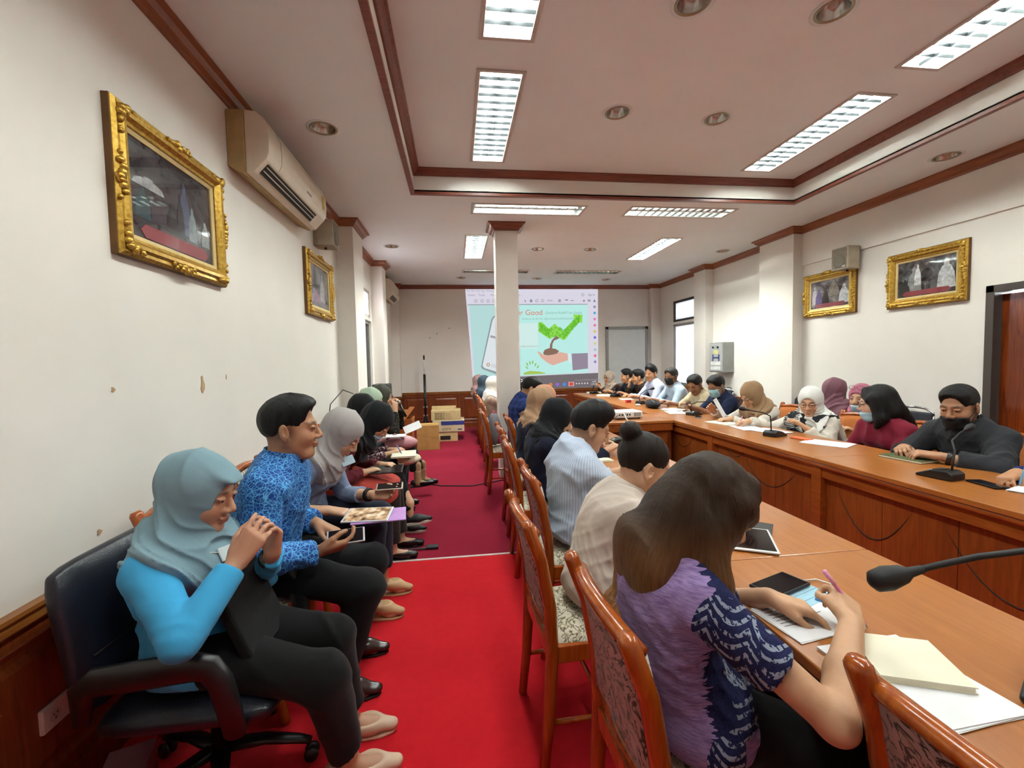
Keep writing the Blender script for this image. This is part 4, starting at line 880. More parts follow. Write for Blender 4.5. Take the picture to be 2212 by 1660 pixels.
def polygonise(ops, vox, disp=None):
    lo = np.min([p.lo for o, p, k in ops if o == '+'], 0)-3*vox; hi = np.max([p.hi for o, p, k in ops if o == '+'], 0)+3*vox
    n = np.ceil((hi-lo)/vox).astype(int)+1
    ax = [(lo[i]+vox*np.arange(n[i])).astype(np.float32) for i in range(3)]
    D = np.full(n, 2., np.float32)
    for op, p, k in ops:
        if op == '&': sl_ = (slice(None),)*3
        else:
            e = k+3*vox; i0 = np.clip(np.floor((p.lo-e-lo)/vox).astype(int), 0, n); i1 = np.clip(np.ceil((p.hi+e-lo)/vox).astype(int)+1, 0, n)
            if (i1 <= i0).any(): continue
            sl_ = tuple(slice(i0[i], i1[i]) for i in range(3))
        X, Y, Z = ax[0][sl_[0]][:, None, None], ax[1][sl_[1]][None, :, None], ax[2][sl_[2]][None, None, :]
        d = p.f(X, Y, Z); S = D[sl_]
        if op == '-': d = -d
        if op in '-&': S2 = -S; d = -d
        else: S2 = S
        if k > 0:
            h = np.clip(.5+.5*(S2-d)/k, 0, 1); r = S2*(1-h)+d*h-k*h*(1-h)
        else: r = np.minimum(S2, d)
        D[sl_] = r if op == '+' else -r
    if disp is not None:
        I = np.nonzero(np.abs(D) < .035); D[I] += disp(ax[0][I[0]], ax[1][I[1]], ax[2][I[2]]).astype(np.float32)
    D[0] = D[-1] = 1; D[:, 0] = D[:, -1] = 1; D[:, :, 0] = D[:, :, -1] = 1
    s = D < 0
    c = [(i, j, k) for i in (0, 1) for j in (0, 1) for k in (0, 1)]
    sh = lambda A, o: A[o[0]:A.shape[0]-1+o[0], o[1]:A.shape[1]-1+o[1], o[2]:A.shape[2]-1+o[2]]
    cnt = sum(sh(s, o).astype(np.int8) for o in c)
    cell = np.argwhere((cnt > 0) & (cnt < 8))
    if not len(cell): return None
    V = {o: D[cell[:, 0]+o[0], cell[:, 1]+o[1], cell[:, 2]+o[2]] for o in c}
    acc = np.zeros((len(cell), 3)); num = np.zeros(len(cell))
    for a in c:
        for axn in range(3):
            if a[axn]: continue
            b = tuple(1 if i == axn else a[i] for i in range(3)); va, vb = V[a], V[b]; m = (va < 0) != (vb < 0)
            t = va[m]/(va[m]-vb[m]); P = np.tile(np.array(a, float), (m.sum(), 1)); P[:, axn] = t; acc[m] += P; num[m] += 1
    verts = lo+vox*(cell+acc/num[:, None])
    idx = np.full(cnt.shape, -1, np.int32); idx[cell[:, 0], cell[:, 1], cell[:, 2]] = np.arange(len(cell))
    faces = []
    for axn in range(3):
        A = s[tuple(slice(0, -1) if i == axn else slice(None) for i in range(3))]; B = s[tuple(slice(1, None) if i == axn else slice(None) for i in range(3))]
        e = np.argwhere(A != B); u, v = [(1, 2), (2, 0), (0, 1)][axn]
        e = e[(e[:, u] > 0) & (e[:, v] > 0) & (e[:, u] < s.shape[u]-1) & (e[:, v] < s.shape[v]-1)]
        q = []
        for du, dv in ((-1, -1), (0, -1), (0, 0), (-1, 0)):
            w_ = e.copy(); w_[:, u] += du; w_[:, v] += dv; q.append(idx[w_[:, 0], w_[:, 1], w_[:, 2]])
        q = np.stack(q, 1); inside = s[e[:, 0], e[:, 1], e[:, 2]]; q[~inside] = q[~inside][:, ::-1]; faces.append(q)
    F_ = np.concatenate(faces); F_ = F_[(F_ >= 0).all(1)]
    return verts, F_
def relax(v, f, it=1, lam=.5):
    for _ in range(it):
        a = np.zeros_like(v); n = np.zeros(len(v))
        for i, j in ((0, 1), (1, 2), (2, 3), (3, 0)):
            np.add.at(a, f[:, i], v[f[:, j]]); np.add.at(n, f[:, i], 1); np.add.at(a, f[:, j], v[f[:, i]]); np.add.at(n, f[:, j], 1)
        v = v+lam*(a/np.maximum(n, 1)[:, None]-v)
    return v
def np_mesh(name, v, f, tint=None):
    me = bpy.data.meshes.new(name); me.vertices.add(len(v)); me.vertices.foreach_set('co', v.astype(np.float32).ravel())
    me.loops.add(f.size); me.loops.foreach_set('vertex_index', f.astype(np.int32).ravel()); me.polygons.add(len(f)); me.polygons.foreach_set('loop_start', np.arange(0, f.size, 4, dtype=np.int32))
    me.polygons.foreach_set('use_smooth', np.ones(len(f), bool)); me.update(calc_edges=True)
    if tint is not None:
        at = me.color_attributes.new('tint', 'FLOAT_COLOR', 'POINT'); at.data.foreach_set('color', np.concatenate([tint, np.ones((len(v), 1))], 1).astype(np.float32).ravel())
    return me
def sdf_obj(name, ops, vox, mat, parent, disp=None, rel=1, tintf=None):
    r = polygonise(ops, vox, disp)
    if r is None: return None
    v, f = r; v = relax(v, f, rel) if rel else v
    tint = tintf(v) if tintf else None
    return link(name, np_mesh(name, v-np.array(parent.location), f, tint), mat, parent)
def folds(amp, fr, seed=0, stretch=(1, 1, 1), ridge=True):
    r = np.random.RandomState(seed); K = [(unit(r.normal(size=3)*np.array((1, 1, .75)))*fr*(.6+.8*r.rand()), r.rand()*6.28, r.rand()*6.28) for _ in range(4)]
    def g(x, y, z):
        x, y, z = x*stretch[0], y*stretch[1], z*stretch[2]; w1 = .035*np.sin(x*13+y*9+seed)+.03*np.sin(z*15-y*8+x*5)
        o = 0
        for k, ph, ph2 in K:
            q = np.sin((x+w1)*k[0]+(y-w1)*k[1]+(z+w1)*k[2]+ph); m = .5+.5*np.sin(x*7.3+y*11.1*np.cos(ph2)+z*9.7+ph2)
            o = o+(((1-np.abs(q))**2-.35)*m if ridge else q*.6)
        return -amp*o
    return g
# ---- skin, hair and cloth materials
def skin(h):
    if ('skin', h) in _mc: return _mc[('skin', h)]
    t = NT('skin'); v = t.obj(); c = lin(h); n = t.noise(v, 22, 4)
    col = t.ramp(n, [(.3, tuple(x*.90 for x in c[:3])), (.7, tuple(min(1, x*1.06) for x in c[:3]))])
    at = t.n('ShaderNodeAttribute', attribute_name='tint'); col = t.mix(1.0, col, at.outputs['Color'], 'MULTIPLY')
    t.bump(t.noise(v, 260, 2), .08, .003); t.b.inputs['Subsurface Weight'].default_value = .08; t.b.inputs['Subsurface Radius'].default_value = (.01, .004, .002)
    _mc[('skin', h)] = t.fin(col, .48, 0, .4); return t.m
def hairmat(h, h2=None, z0=0, z1=1, c=(0, 0), shine=.42):
    key = ('hair', h, h2, z0, z1, c)
    if key in _mc: return _mc[key]
    t = NT('hair'); o_ = t.sep(t.obj()); an = t.math('ARCTAN2', t.math('SUBTRACT', o_[1], c[1]), t.math('SUBTRACT', o_[0], c[0]))
    cv = t.n('ShaderNodeCombineXYZ', i_0=t.math('MULTIPLY', an, 34.0), i_1=t.math('MULTIPLY', o_[2], 9.0), i_2=t.math('MULTIPLY', an, 7.0)).outputs[0]
    n = t.noise(cv, 1.6, 5, .65, .25); cc = lin(h)
    col = t.ramp(n, [(.32, tuple(x*.45 for x in cc[:3])), (.68, tuple(min(1, x*1.45) for x in cc[:3]))])
    if h2:
        f = t.n('ShaderNodeMapRange', i_0=t.math('ADD', o_[2], t.math('MULTIPLY', t.math('SUBTRACT', n, .5), .16)), i_1=z0, i_2=z1); c2 = lin(h2)
        col2 = t.ramp(n, [(.32, tuple(x*.30 for x in c2[:3])), (.68, tuple(min(1, x*1.5) for x in c2[:3]))]); col = t.mix(f.outputs[0], col, col2)
    t.bump(n, .75, .006); _mc[key] = t.fin(col, shine, 0, .28); return t.m
def batik(base='#16418a', line='#5aa6dc', sc=26):
    t = NT('blue_batik_cloth'); v = t.obj(); nz = t.n('ShaderNodeTexNoise', i_Vector=v, i_Scale=14.0); w_ = t.n('ShaderNodeVectorMath', operation='MULTIPLY_ADD', i_0=nz.outputs['Color'], i_1=(.05, .05, .05)); t.l(v, w_.inputs[2])
    vo = t.n('ShaderNodeTexVoronoi', feature='DISTANCE_TO_EDGE', i_Vector=w_.outputs[0], i_Scale=float(sc)); vo2 = t.n('ShaderNodeTexVoronoi', feature='DISTANCE_TO_EDGE', i_Vector=w_.outputs[0], i_Scale=sc*1.9)
    m = t.math('MINIMUM', vo.outputs[0], t.math('MULTIPLY', vo2.outputs[0], .9)); c = t.ramp(m, [(.0, line), (.028, line), (.05, base), (1, base)])
    t.bump(t.noise(v, 9, 3), .35, .02); return t.fin(c, .7, 0, .3)
def stripes(a, b, sc, axis=1, th=.5, name='striped_cloth'):
    t = NT(name); v = t.obj(); q_ = t.sep(v); x = t.math('MULTIPLY', t.math('ARCTAN2', q_[1], t.math('SUBTRACT', q_[0], .06)), .14); s = t.math('FRACT', t.math('MULTIPLY', x, sc)); c = t.mix(t.math('GREATER_THAN', s, th), a, b); t.bump(t.noise(v, 9, 3), .3, .02); return t.fin(c, .85, 0, .25)
def plaid(a, b, sc=14):
    t = NT('plaid_cloth'); v = t.obj(); s = t.sep(v); p = t.math('GREATER_THAN', t.math('FRACT', t.math('MULTIPLY', s[1], sc)), .62); q = t.math('GREATER_THAN', t.math('FRACT', t.math('MULTIPLY', s[2], sc)), .62)
    c = t.mix(t.math('MULTIPLY', t.math('ADD', p, q), .5), a, b); return t.fin(c, .85, 0, .25)
def ikat():
    t = NT('ikat_cloth'); v = t.obj(); s = t.sep(v); jag = t.noise(t.obj((2, 2, 90)), 2, 1); jit = t.math('MULTIPLY', t.math('SUBTRACT', jag, .5), .06)
    pur = t.ramp(t.noise(t.obj((40, 40, 300)), 1, 2), [(.35, '#7a6392'), (.65, '#9a82b0')])
    nav = t.ramp(t.noise(t.obj((200, 200, 200)), 1, 2), [(.35, '#171a3c'), (.65, '#232750')])
    w1 = t.math('ADD', t.math('MULTIPLY', t.math('ADD', s[2], t.math('MULTIPLY', s[0], .5)), 40.0), t.math('MULTIPLY', t.math('ABSOLUTE', t.math('SINE', t.math('MULTIPLY', t.math('SUBTRACT', s[0], s[1]), 30.0))), 1.3))
    zig = t.math('FRACT', t.math('ADD', w1, t.math('MULTIPLY', t.noise(t.obj((12, 12, 30)), 1, 2), .8)))
    fl = t.math('MULTIPLY', t.math('GREATER_THAN', zig, .58), t.math('GREATER_THAN', t.noise(t.obj((150, 150, 70)), 1, 2), .46))
    flk = t.mix(fl, nav, '#8b93a2')
    side = t.math('ADD', s[0], jit)
    c = t.mix(t.math('GREATER_THAN', side, -.045), pur, nav); c = t.mix(t.math('GREATER_THAN', s[0], .015), c, flk)
    slv = t.math('LESS_THAN', s[1], -.165); c = t.mix(slv, c, flk)
    low = t.math('LESS_THAN', t.math('ADD', s[2], t.math('MULTIPLY', jit, .4)), .585); c = t.mix(t.math('MULTIPLY', low, t.math('GREATER_THAN', s[0], .02)), c, pur)
    t.bump(t.noise(v, 420, 1), .25, .003); return t.fin(c, .88, 0, .2)
def floralcloth(a, b, c3, sc=30):
    t = NT('printed_cloth'); v = t.obj(); vo = t.n('ShaderNodeTexVoronoi', i_Vector=v, i_Scale=float(sc)); n = t.noise(v, sc*1.3, 2, .5, 1.0)
    c = t.mix(t.math('LESS_THAN', vo.outputs[0], .33), a, b); c = t.mix(t.math('GREATER_THAN', n, .60), c, c3); return t.fin(c, .85, 0, .2)
# ---- anatomy
def head_ops(H, R, e=0., k=1.0, detail=True, s=1.0):
    T = lambda *p: H+R @ (np.array(p)*s)
    E = lambda c, r, k_=.02, Q=None: ('+', el(T(*c), np.array(r)*s+e, R if Q is None else R @ Q), k_*k)
    o = [E((-.014, 0, .034), (.096, .076, .086)), E((.018, 0, -.03), (.070, .061, .083), .03), ('+', el(T(.062, 0, -.098), np.array((.024, .026, .02))*s+e, R), .03)]
    for y in (-1, 1):
        o += [('+', rc(T(-.005, y*.054, -.045), T(.05, y*.022, -.098), .02*s+e, .018*s+e), .03), ('+', el(T(.054, y*.036, -.032), np.array((.026, .024, .024))*s+e, R), .03)]
        if e == 0 and detail: o += [('+', el(T(-.010, y*.081, -.004), np.array((.020, .0085, .033))*s, R @ rotz(y*.45) @ roty(-.2)), .004), ('-', el(T(-.004, y*.089, .0), np.array((.010, .006, .019))*s, R @ rotz(y*.45)), .004), ('+', el(T(-.002, y*.079, -.030), np.array((.008, .006, .010))*s, R), .006)]
    o += [('+', el(T(.076, 0, .022), np.array((.016, .05, .011))*s+e, R), .02), ('+', rc(T(.089, 0, .010), T(.107, 0, -.028), .0075*s+e, .0115*s+e), .012)]
    for y in (-1, 1): o += [('+', el(T(.097, y*.0125, -.034), np.array((.011, .0085, .008))*s+e, R), .008)]
    if e == 0:
        for y in (-1, 1): o += [('-', el(T(.096, y*.031, .006), np.array((.013, .017, .011))*s, R), .012), ('+', el(T(.078, y*.031, .005), np.array((.0125, .016, .0125))*s, R), .004)]
        o += [('+', el(T(.0905, 0, -.0585), np.array((.009, .023, .0055))*s, R), .007), ('+', el(T(.089, 0, -.069), np.array((.009, .019, .0065))*s, R), .006)]
    return o
def hand_ops(W, d, nrm, side, curl=.35, s=1.0, thumb=.6, spread=.02):
    """side=+1: thumb towards +b where b = nrm x d; returns fingers, palm and thumb"""
    d = unit(d); n = unit(np.asarray(nrm, float)-d*(np.asarray(nrm, float) @ d)); b = np.cross(n, d)*-side; o = []
    P = lambda x, y, z: W+d*x*s+b*y*s+n*z*s
    for i, (y, L, ly) in enumerate(((.030, .068, 0), (.010, .076, 0), (-.010, .070, 0), (-.029, .055, 0))):
        kn = P(.088-.004*i, y, .002); o.append(('+', rc(P(.0, y*.55, 0), kn, .0165*s, .0125*s), .012))
        c = curl*(1+.10*i); a = 0; p = kn
        for j, (f, bend) in enumerate(((.45, .75), (.31, 1.0), (.24, .7))):
            a += c*bend; sp = math.sin(spread*(1.5-i)*3)
            q = p+s*L*f*(d*math.cos(a)-n*math.sin(a)+b*sp); o.append(('+', rc(p, q, (.0092-.0008*j)*s, (.0086-.0009*j)*s), .002)); p = q
    t0 = P(.018, .026, -.006); t1 = P(.052, .026+.026*thumb, -.018); t2 = P(.080, .026+.030*thumb, -.026-.01*curl); t3 = P(.102, .024+.022*thumb, -.030-.014*curl)
    o += [('+', rc(t0, t1, .0155*s, .0125*s), .012), ('+', rc(t1, t2, .0108*s, .0095*s), .003), ('+', rc(t2, t3, .0095*s, .0078*s), .002)]
    return o
def ik(A, B, l1, l2, pole):
    A = np.asarray(A, float); B = np.asarray(B, float); v = B-A; L = np.linalg.norm(v); mx = (l1+l2)*.999
    if L > mx: k = L/mx; l1 *= k; l2 *= k
    u = v/L; x = (l1*l1-l2*l2+L*L)/(2*L); h = math.sqrt(max(l1*l1-x*x, 0)); p = np.asarray(pole, float); p = unit(p-u*(p @ u)); return A+u*x+p*h
BLACKT = '#0b0b0c'
def person(label, hip, yaw, head, hyaw=None, hpitch=10, hroll=0, group=None, seat=.475, s=1.0, sex='f', near=2, skin_c='#bf9273', shirt=None, sleeve=1.0, trousers=None, hair=None, hijab=None,
           wr=None, wl=None, hr=None, hl=None, feet=None, shoe=None, sockc=None, legs=True, mask=None, glasses=None, watch=None, extra=None, ease=.012, slouch=.03, curl=(.5, .5), tunic=None, pole=None, belly=0, drape=.16, eyes=True, bare=False, back_drape=.13, longhair=None, skirt=None, arm=.93, knees=None, cape=.20, collar=None):
    vox = {3: .0046, 2: .0062, 1: .009, 0: .012}[near]; cv = vox*1.35
    yw = math.radians(yaw); fw = np.array([math.cos(yw), math.sin(yw), 0]); lf = np.array([-math.sin(yw), math.cos(yw), 0]); up = vec(0, 0, 1)
    H = np.array(head, float); hy = math.radians(yaw if hyaw is None else hyaw); R = rotz(hy) @ roty(math.radians(hpitch)) @ rotx(math.radians(hroll))
    T = lambda *p: H+R @ (np.array(p)*s)
    root = thing('person', label, 'person', (hip[0], hip[1], 0), 0, group)
    P0 = np.array([hip[0], hip[1], seat+.09*s]); N = T(-.035, 0, -.125)-up*.02
    sp = unit(N-P0); P1 = P0+(N-P0)*.38-fw*slouch; P2 = P0+(N-P0)*.74-fw*slouch*.7; S0 = P0+(N-P0)*.90-fw*.005
    dep = unit(fw-sp*(fw @ sp)); w_ = (.170 if sex == 'm' else .150)*s
    SH = {1: S0+lf*w_-up*.015, -1: S0-lf*w_-up*.015}
    la, lb = .275*s*arm, .24*s*arm
    wrist = {}
    for sd, wv in ((-1, wr), (1, wl)):
        if wv is None: wv = P0+fw*.34+lf*sd*.10+up*.12
        wrist[sd] = np.array(wv, float)
    hd = {-1: hr, 1: hl}; elb = {}
    for sd in (-1, 1):
        pv = (pole or {}).get(sd); pv = pv if pv is not None else -up*.8+lf*sd*.45-fw*.35
        elb[sd] = ik(SH[sd], wrist[sd], la, lb, pv)
        if hd[sd] is None: hd[sd] = (unit(unit(wrist[sd]-elb[sd])+fw*.4+lf*sd*-.25), up)
    HJ = {sd: P0+lf*sd*.080*s for sd in (-1, 1)}
    ft = feet or {-1: (P0[:2]+fw[:2]*.38-lf[:2]*.10), 1: (P0[:2]+fw[:2]*.40+lf[:2]*.10)}
    ank = {}; knee = {}; fdir = {}
    for sd in (-1, 1):
        q = ft[sd]; ank[sd] = np.array([q[0], q[1], q[2] if len(q) > 2 else .075]); fdir[sd] = np.array([math.cos(math.radians(q[3])), math.sin(math.radians(q[3])), 0]) if len(q) > 3 else fw
        knee[sd] = ik(HJ[sd], ank[sd], .42*s, .38*s, fw*.6+up) if not knees else np.array(knees[sd], float)
    # ---------------- skin body, one mesh
    o = []
    o += head_ops(H, R, s=s, detail=not hijab)
    o += [('+', rc(T(-.028, 0, -.05), N, .052*s if sex == 'm' else .046*s, .056*s), .03), ('+', rc(N, P2, .06*s, .085*s, (dep, .7)), .04), ('+', rc(P2, P0, .09*s, .10*s, (dep, .7)), .04)]
    for sd in (-1, 1):
        o += [('+', rc(N, SH[sd], .045*s, .042*s), .03), ('+', rc(SH[sd], elb[sd], .044*s, .036*s), .02), ('+', rc(elb[sd], elb[sd]*.55+wrist[sd]*.45, .037*s, .036*s), .015), ('+', rc(elb[sd]*.55+wrist[sd]*.45, wrist[sd], .036*s, .024*s, None), .015)]
        o += hand_ops(wrist[sd]+unit(hd[sd][0])*.012, hd[sd][0], hd[sd][1], sd, curl[0] if sd < 0 else curl[1], .93*s if sex == 'f' else s*1.02)
        if legs:
            o += [('+', rc(HJ[sd], knee[sd], .06*s, .045*s), .02), ('+', rc(knee[sd], ank[sd]+up*.10, .045*s, .036*s), .02), ('+', rc(ank[sd]+up*.10, ank[sd]-up*.02, .034*s, .03*s), .02)]
            if near >= 2 and feet:
                b_ = ank[sd]-up*(ank[sd][2]-.028 if ank[sd][2] < .14 else .045); o += [('+', rc(ank[sd]-fdir[sd]*.02-up*.03, b_+fdir[sd]*.10, .032*s, .026*s), .02), ('+', rc(b_+fdir[sd]*.10, b_+fdir[sd]*.155, .03*s, .018*s, (up, .7)), .02)]
    male = sex == 'm'
    def tint(v):
        q = (v-H) @ R/s; t = np.ones((len(v), 3)); hd_ = np.abs(q).max(1) < .16
        def put(m, c):
            m = np.clip(m, 0, 1)[:, None]*hd_[:, None]; t[:] = t*(1-m)+t*np.array(c)*m
        ys = np.abs(q[:, 1]); front = q[:, 0] > .055
        lip = 1.6-np.hypot(q[:, 1]/.021, (q[:, 2]+.0635)/.0085)*1.1; put(lip*(q[:, 0] > .075), (.86, .60, .58) if not male else (.88, .70, .66))
        br = 1.7-np.hypot((ys-.031)/.019, (q[:, 2]-.0255-.10*(ys-.02)*(ys < .04))/.0052)*1.15; put(br*front, (.22, .20, .20))
        ey = 1.7-np.hypot((ys-.031)/.0145, (q[:, 2]-.0045)/.0045)*1.15; put(ey*front, (.16, .14, .13) if eyes else (.4, .35, .33))
        if male and hair:
            fz = np.clip((q[:, 2]+.075)/.05, 0, 1)*np.clip((.034-q[:, 0])/.02, 0, 1)*np.clip((.07-q[:, 2])/.02, 0, 1)*(ys < .0775); put(.80*fz, (.28, .26, .26))
        put(.35*np.clip(1-np.hypot((ys-.04)/.024, (q[:, 2]+.03)/.024), 0, 1)*front, (.95, .72, .68))
        return t
    sdf_obj('body', o, vox, skin(skin_c), root, None, 1, tint)
    # ---------------- shirt
    e = ease+.004*0; sm = .92*s if sex == 'f' else 1.04*s
    o = [('+', el(P0-up*.012, (.142*s+e*.6, .172*s+e*.6, .112*s) if abs(fw[0]) > .7 else (.172*s+e*.6, .142*s+e*.6, .112*s)), .04), ('+', rc(P0-sp*.02, P1, .150*sm+e+belly, .138*sm+e+belly, (dep, .74)), .05), ('+', rc(P1, P2, .138*sm+e+belly*.8, .150*sm+e, (dep, .70)), .05), ('+', rc(P2, S0, .150*sm+e, .105*sm+e, (dep, .66)), .05)]
    for sd in (-1, 1):
        o += [('+', rc(N-up*.015, SH[sd], .048*s+e, .052*s+e), .045), ('+', rc(SH[sd], elb[sd], (.053 if male else .048)*s+e, (.043 if male else .037)*s+e), .03)]
        if sleeve >= 1: o += [('+', rc(elb[sd], elb[sd]+(wrist[sd]-elb[sd])*min(1, sleeve-.02), (.044 if male else .038)*s+e, .030*s+e, None, False), .015)]
        elif sleeve > .5:
            c = elb[sd]+(wrist[sd]-elb[sd])*(sleeve-.5)*2; o += [('+', rc(elb[sd], c, (.044 if male else .038)*s+e, .038*s+e, None, True), .012)]
        if sex == 'f': o += [('+', el(P2+dep*.075*s+lf*sd*.062*s-sp*.01, (.058*s+e, .062*s+e, .06*s+e)), .05)]
    if 0 < sleeve <= .5:
        o = [q for q in o if True]
        o2 = []
        for q in o: o2.append(q)
        for sd in (-1, 1):
            c = SH[sd]+(elb[sd]-SH[sd])*sleeve*2; o2.append(('-', rc(c, c+unit(elb[sd]-SH[sd])*.3, .075*s, .065*s, None, True), .006))
        o = o2
    if sleeve >= 1:
        for sd in (-1, 1):
            c = elb[sd]+(wrist[sd]-elb[sd])*min(sleeve, 1.15)*.93; o.append(('-', rc(c, c+unit(wrist[sd]-elb[sd])*.10, .075, .075, None, True), .004))
    if tunic: o += [('+', rc(HJ[-1]+up*.02, knee[-1]*tunic+HJ[-1]*(1-tunic), .105*s, .10*s), .06), ('+', rc(HJ[1]+up*.02, knee[1]*tunic+HJ[1]*(1-tunic), .105*s, .10*s), .10)]
    # neck opening and hem
    if not tunic: o.append(('-', bxp(P0-up*(.058*s+.25), (.5, .5, .25), None, .001), .004))
    o.append(('-', rc(N+unit(H-N)*.035, N+unit(H-N)*.2, .075*s, .10*s, None, True), .008))
    fd = folds(.0085 if near >= 2 else .006, 20, int(abs(hip[1])*100), (1, 1, 1)); fd2 = folds(.0035, 46, int(abs(hip[1])*77))
    sdf_obj('shirt', o, cv if near >= 2 else vox, shirt, root, (lambda x, y, z: fd(x, y, z)+fd2(x, y, z)) if near else fd, 1)
    # ---------------- trousers
    if legs:
        tr = trousers or cloth(BLACKT, fold=.25); o = [('+', el(P0-up*.025, (.115*s, .145*s, .092*s) if abs(fw[0]) > .7 else (.145*s, .115*s, .092*s)), .03)]
        for sd in (-1, 1):
            lo_ = ank[sd]+(knee[sd]-ank[sd])*(.10 if not bare else bare); o += [('+', rc(HJ[sd], knee[sd], .084*s, .070*s), .05), ('+', rc(knee[sd], lo_, .072*s, .058*s), .03), ('-', rc(lo_, lo_-unit(knee[sd]-lo_)*.2, .1, .1, None, True), .004)]
        fd3 = folds(.007, 18, 5+int(abs(hip[1])*60)); sdf_obj('trousers', o, cv*1.15, tr, root, fd3, 1)
        if skirt:
            sm_t, ln = skirt; o = [('+', el(P0, (.15*s, .185*s, .12*s)), .05)]
            for sd in (-1, 1): o.append(('+', rc(HJ[sd]+up*.008, HJ[sd]+(knee[sd]-HJ[sd])*ln, .108*s, .092*s), .09))
            sdf_obj('tunic_skirt', o, cv*1.1, sm_t, root, folds(.005, 30, 9), 1)
        if shoe:
            for sd in (-1, 1):
                a = ank[sd]; d_ = fdir[sd]; zf = a[2]-.075 if a[2] > .12 else 0.0; b_ = np.array([a[0], a[1], zf]); kind, mat = shoe[:2]
                sole = shoe[2] if len(shoe) > 2 else (mat if kind in ('flat', 'heel') else M_blackr); hh = .045 if kind == 'heel' else .012
                tilt = .0 if zf == 0 else .25
                Q = lambda x, y, z: b_+d_*x+np.cross(up, d_)*y+up*(z+tilt*max(x, 0)*.5)
                o = [('+', rc(Q(-.045, 0, .035+hh), Q(.07, 0, .03+hh*.6), .034, .038, (up, .85)), .02), ('+', rc(Q(.07, 0, .03+hh*.6), Q(.155, 0, .024), .040, .026, (up, .72)), .03)]
                if kind in ('flat', 'heel'): o.append(('-', el(Q(.045, 0, .075+hh), (.095, .05, .045) if abs(d_[0]) > .7 else (.05, .095, .045)), .01))
                else: o += [('+', rc(Q(-.03, 0, .05), Q(-.02, 0, .075), .036, .034), .02)]
                if zf == 0: o.append(('-', bxp(Q(.05, 0, -.1+hh*.2+.006), (.5, .5, .1), None, .001), 0))
                ob = sdf_obj('shoe', o, max(.005, vox), mat, root, None, 1)
                if ob:
                    V = [Q(x, y, 0.0) for x, y in ((-.078, -.018), (-.06, -.032), (0, -.034), (.06, -.042), (.12, -.038), (.165, -.018), (.175, 0), (.165, .018), (.12, .038), (.06, .042), (0, .034), (-.06, .032), (-.078, .018))]
                    th = .022 if kind == 'sneaker' else .010; m = MB(); n = len(V); m.add(V+[v+up*th for v in V], [tuple(range(n))[::-1], tuple(range(n, 2*n))]+[(i, (i+1) % n, n+(i+1) % n, n+i) for i in range(n)])
                    m.v = [tuple(np.array(p)-np.array(root.location)) for p in m.v]; m.build('sole', sole, ob, bevel=.003)
        if sockc:
            for sd in (-1, 1):
                a = ank[sd]; sdf_obj('sock', [('+', rc(a+up*.16, a-up*.03, .042, .038), .02), ('+', rc(a-up*.03, a-up*.045+fdir[sd]*.07, .036, .03), .02)], vox, sockc, root)
    # ---------------- headwear
    hv = vox*1.15
    if hijab:
        mat, style = hijab[0], hijab[1] if len(hijab) > 1 else ''
        front = N+fw*(.075+.02*(sex == 'f'))-up*drape*.55; ec = e+.014
        o = [('+', rc(P1*.5+P2*.5, P2, .142*sm+ec, .150*sm+ec, (dep, .70)), .04), ('+', rc(P2, S0, .150*sm+ec, .105*sm+ec, (dep, .66)), .05)]
        for sd in (-1, 1): o += [('+', rc(N-up*.015, SH[sd], .046*s+ec, .050*s+ec), .045), ('+', rc(SH[sd], SH[sd]*.6+elb[sd]*.4, .056*s+ec, .052*s+ec), .03), ('+', el(P2+dep*.075*s+lf*sd*.062*s-sp*.01, (.058*s+ec,)*3), .05)]
        rg = (drape*.85+.03, cape*s, drape+.045) if abs(fw[0]) > .7 else (cape*s, drape*.85+.03, drape+.045)
        o += [('&', el(N+fw*.035+up*.0, rg), .01)]
        o += [('+', rc(N, N+fw*.07-up*.075, .080*s, .085*s, (dep, .8)), .05), ('+', rc(N-up*.0, N-fw*.03-up*back_drape*.7, .082*s, .10*s, (dep, .7)), .05), ('+', rc(T(-.02, 0, -.07), N+fw*.012, .080*s, .082*s), .04)]
        o += [('+', el(T(-.016, 0, .030), np.array((.113, .091, .108))*s, R), .03), ('+', el(T(-.002, 0, -.045), np.array((.088, .080, .092))*s, R), .04)]
        if 'brim' in style: o += [('+', el(T(.068, 0, .078), np.array((.056, .050, .015))*s, R @ roty(.40)), .022)]
        if 'tail' in style: o += [('+', rc(front+lf*.07, front+lf*.10+fw*.10-up*.22, .06, .045, (dep, .4)), .04)]
        fr_ = [T(-.016, 0, .0), None]
        open_ = (.078, .061, .083) if 'wide' not in style else (.085, .066, .09)
        o.append(('-', el(T(.122, 0, -.022), np.array(open_)*s, R), .008))
        if 'back' in style: o = [q for q in o if q[0] == '+']
        Rt = R.T.copy()
        def hf(x, y, z):
            q0 = (x-H[0])*Rt[0, 0]+(y-H[1])*Rt[0, 1]+(z-H[2])*Rt[0, 2]; q1 = (x-H[0])*Rt[1, 0]+(y-H[1])*Rt[1, 1]+(z-H[2])*Rt[1, 2]; q2 = (x-H[0])*Rt[2, 0]+(y-H[1])*Rt[2, 1]+(z-H[2])*Rt[2, 2]
            lowm = np.clip((-q2+.0)/.07, 0, 1); cu = q2*1.0+q0*.55-2.6*q1*q1; wv = .25*np.sin(q0*31+1.3)+.35*np.sin(q1*27+q2*9)
            r1 = 1-np.abs(np.sin(cu*30+wv*2)); r2 = 1-np.abs(np.sin(cu*52+1.1+wv*3+q1*8)); cr = q0*.75+q2*.65+.9*np.abs(q1)
            r3 = 1-np.abs(np.sin(cr*26+wv*1.5)); am = 1.0 if near else .6
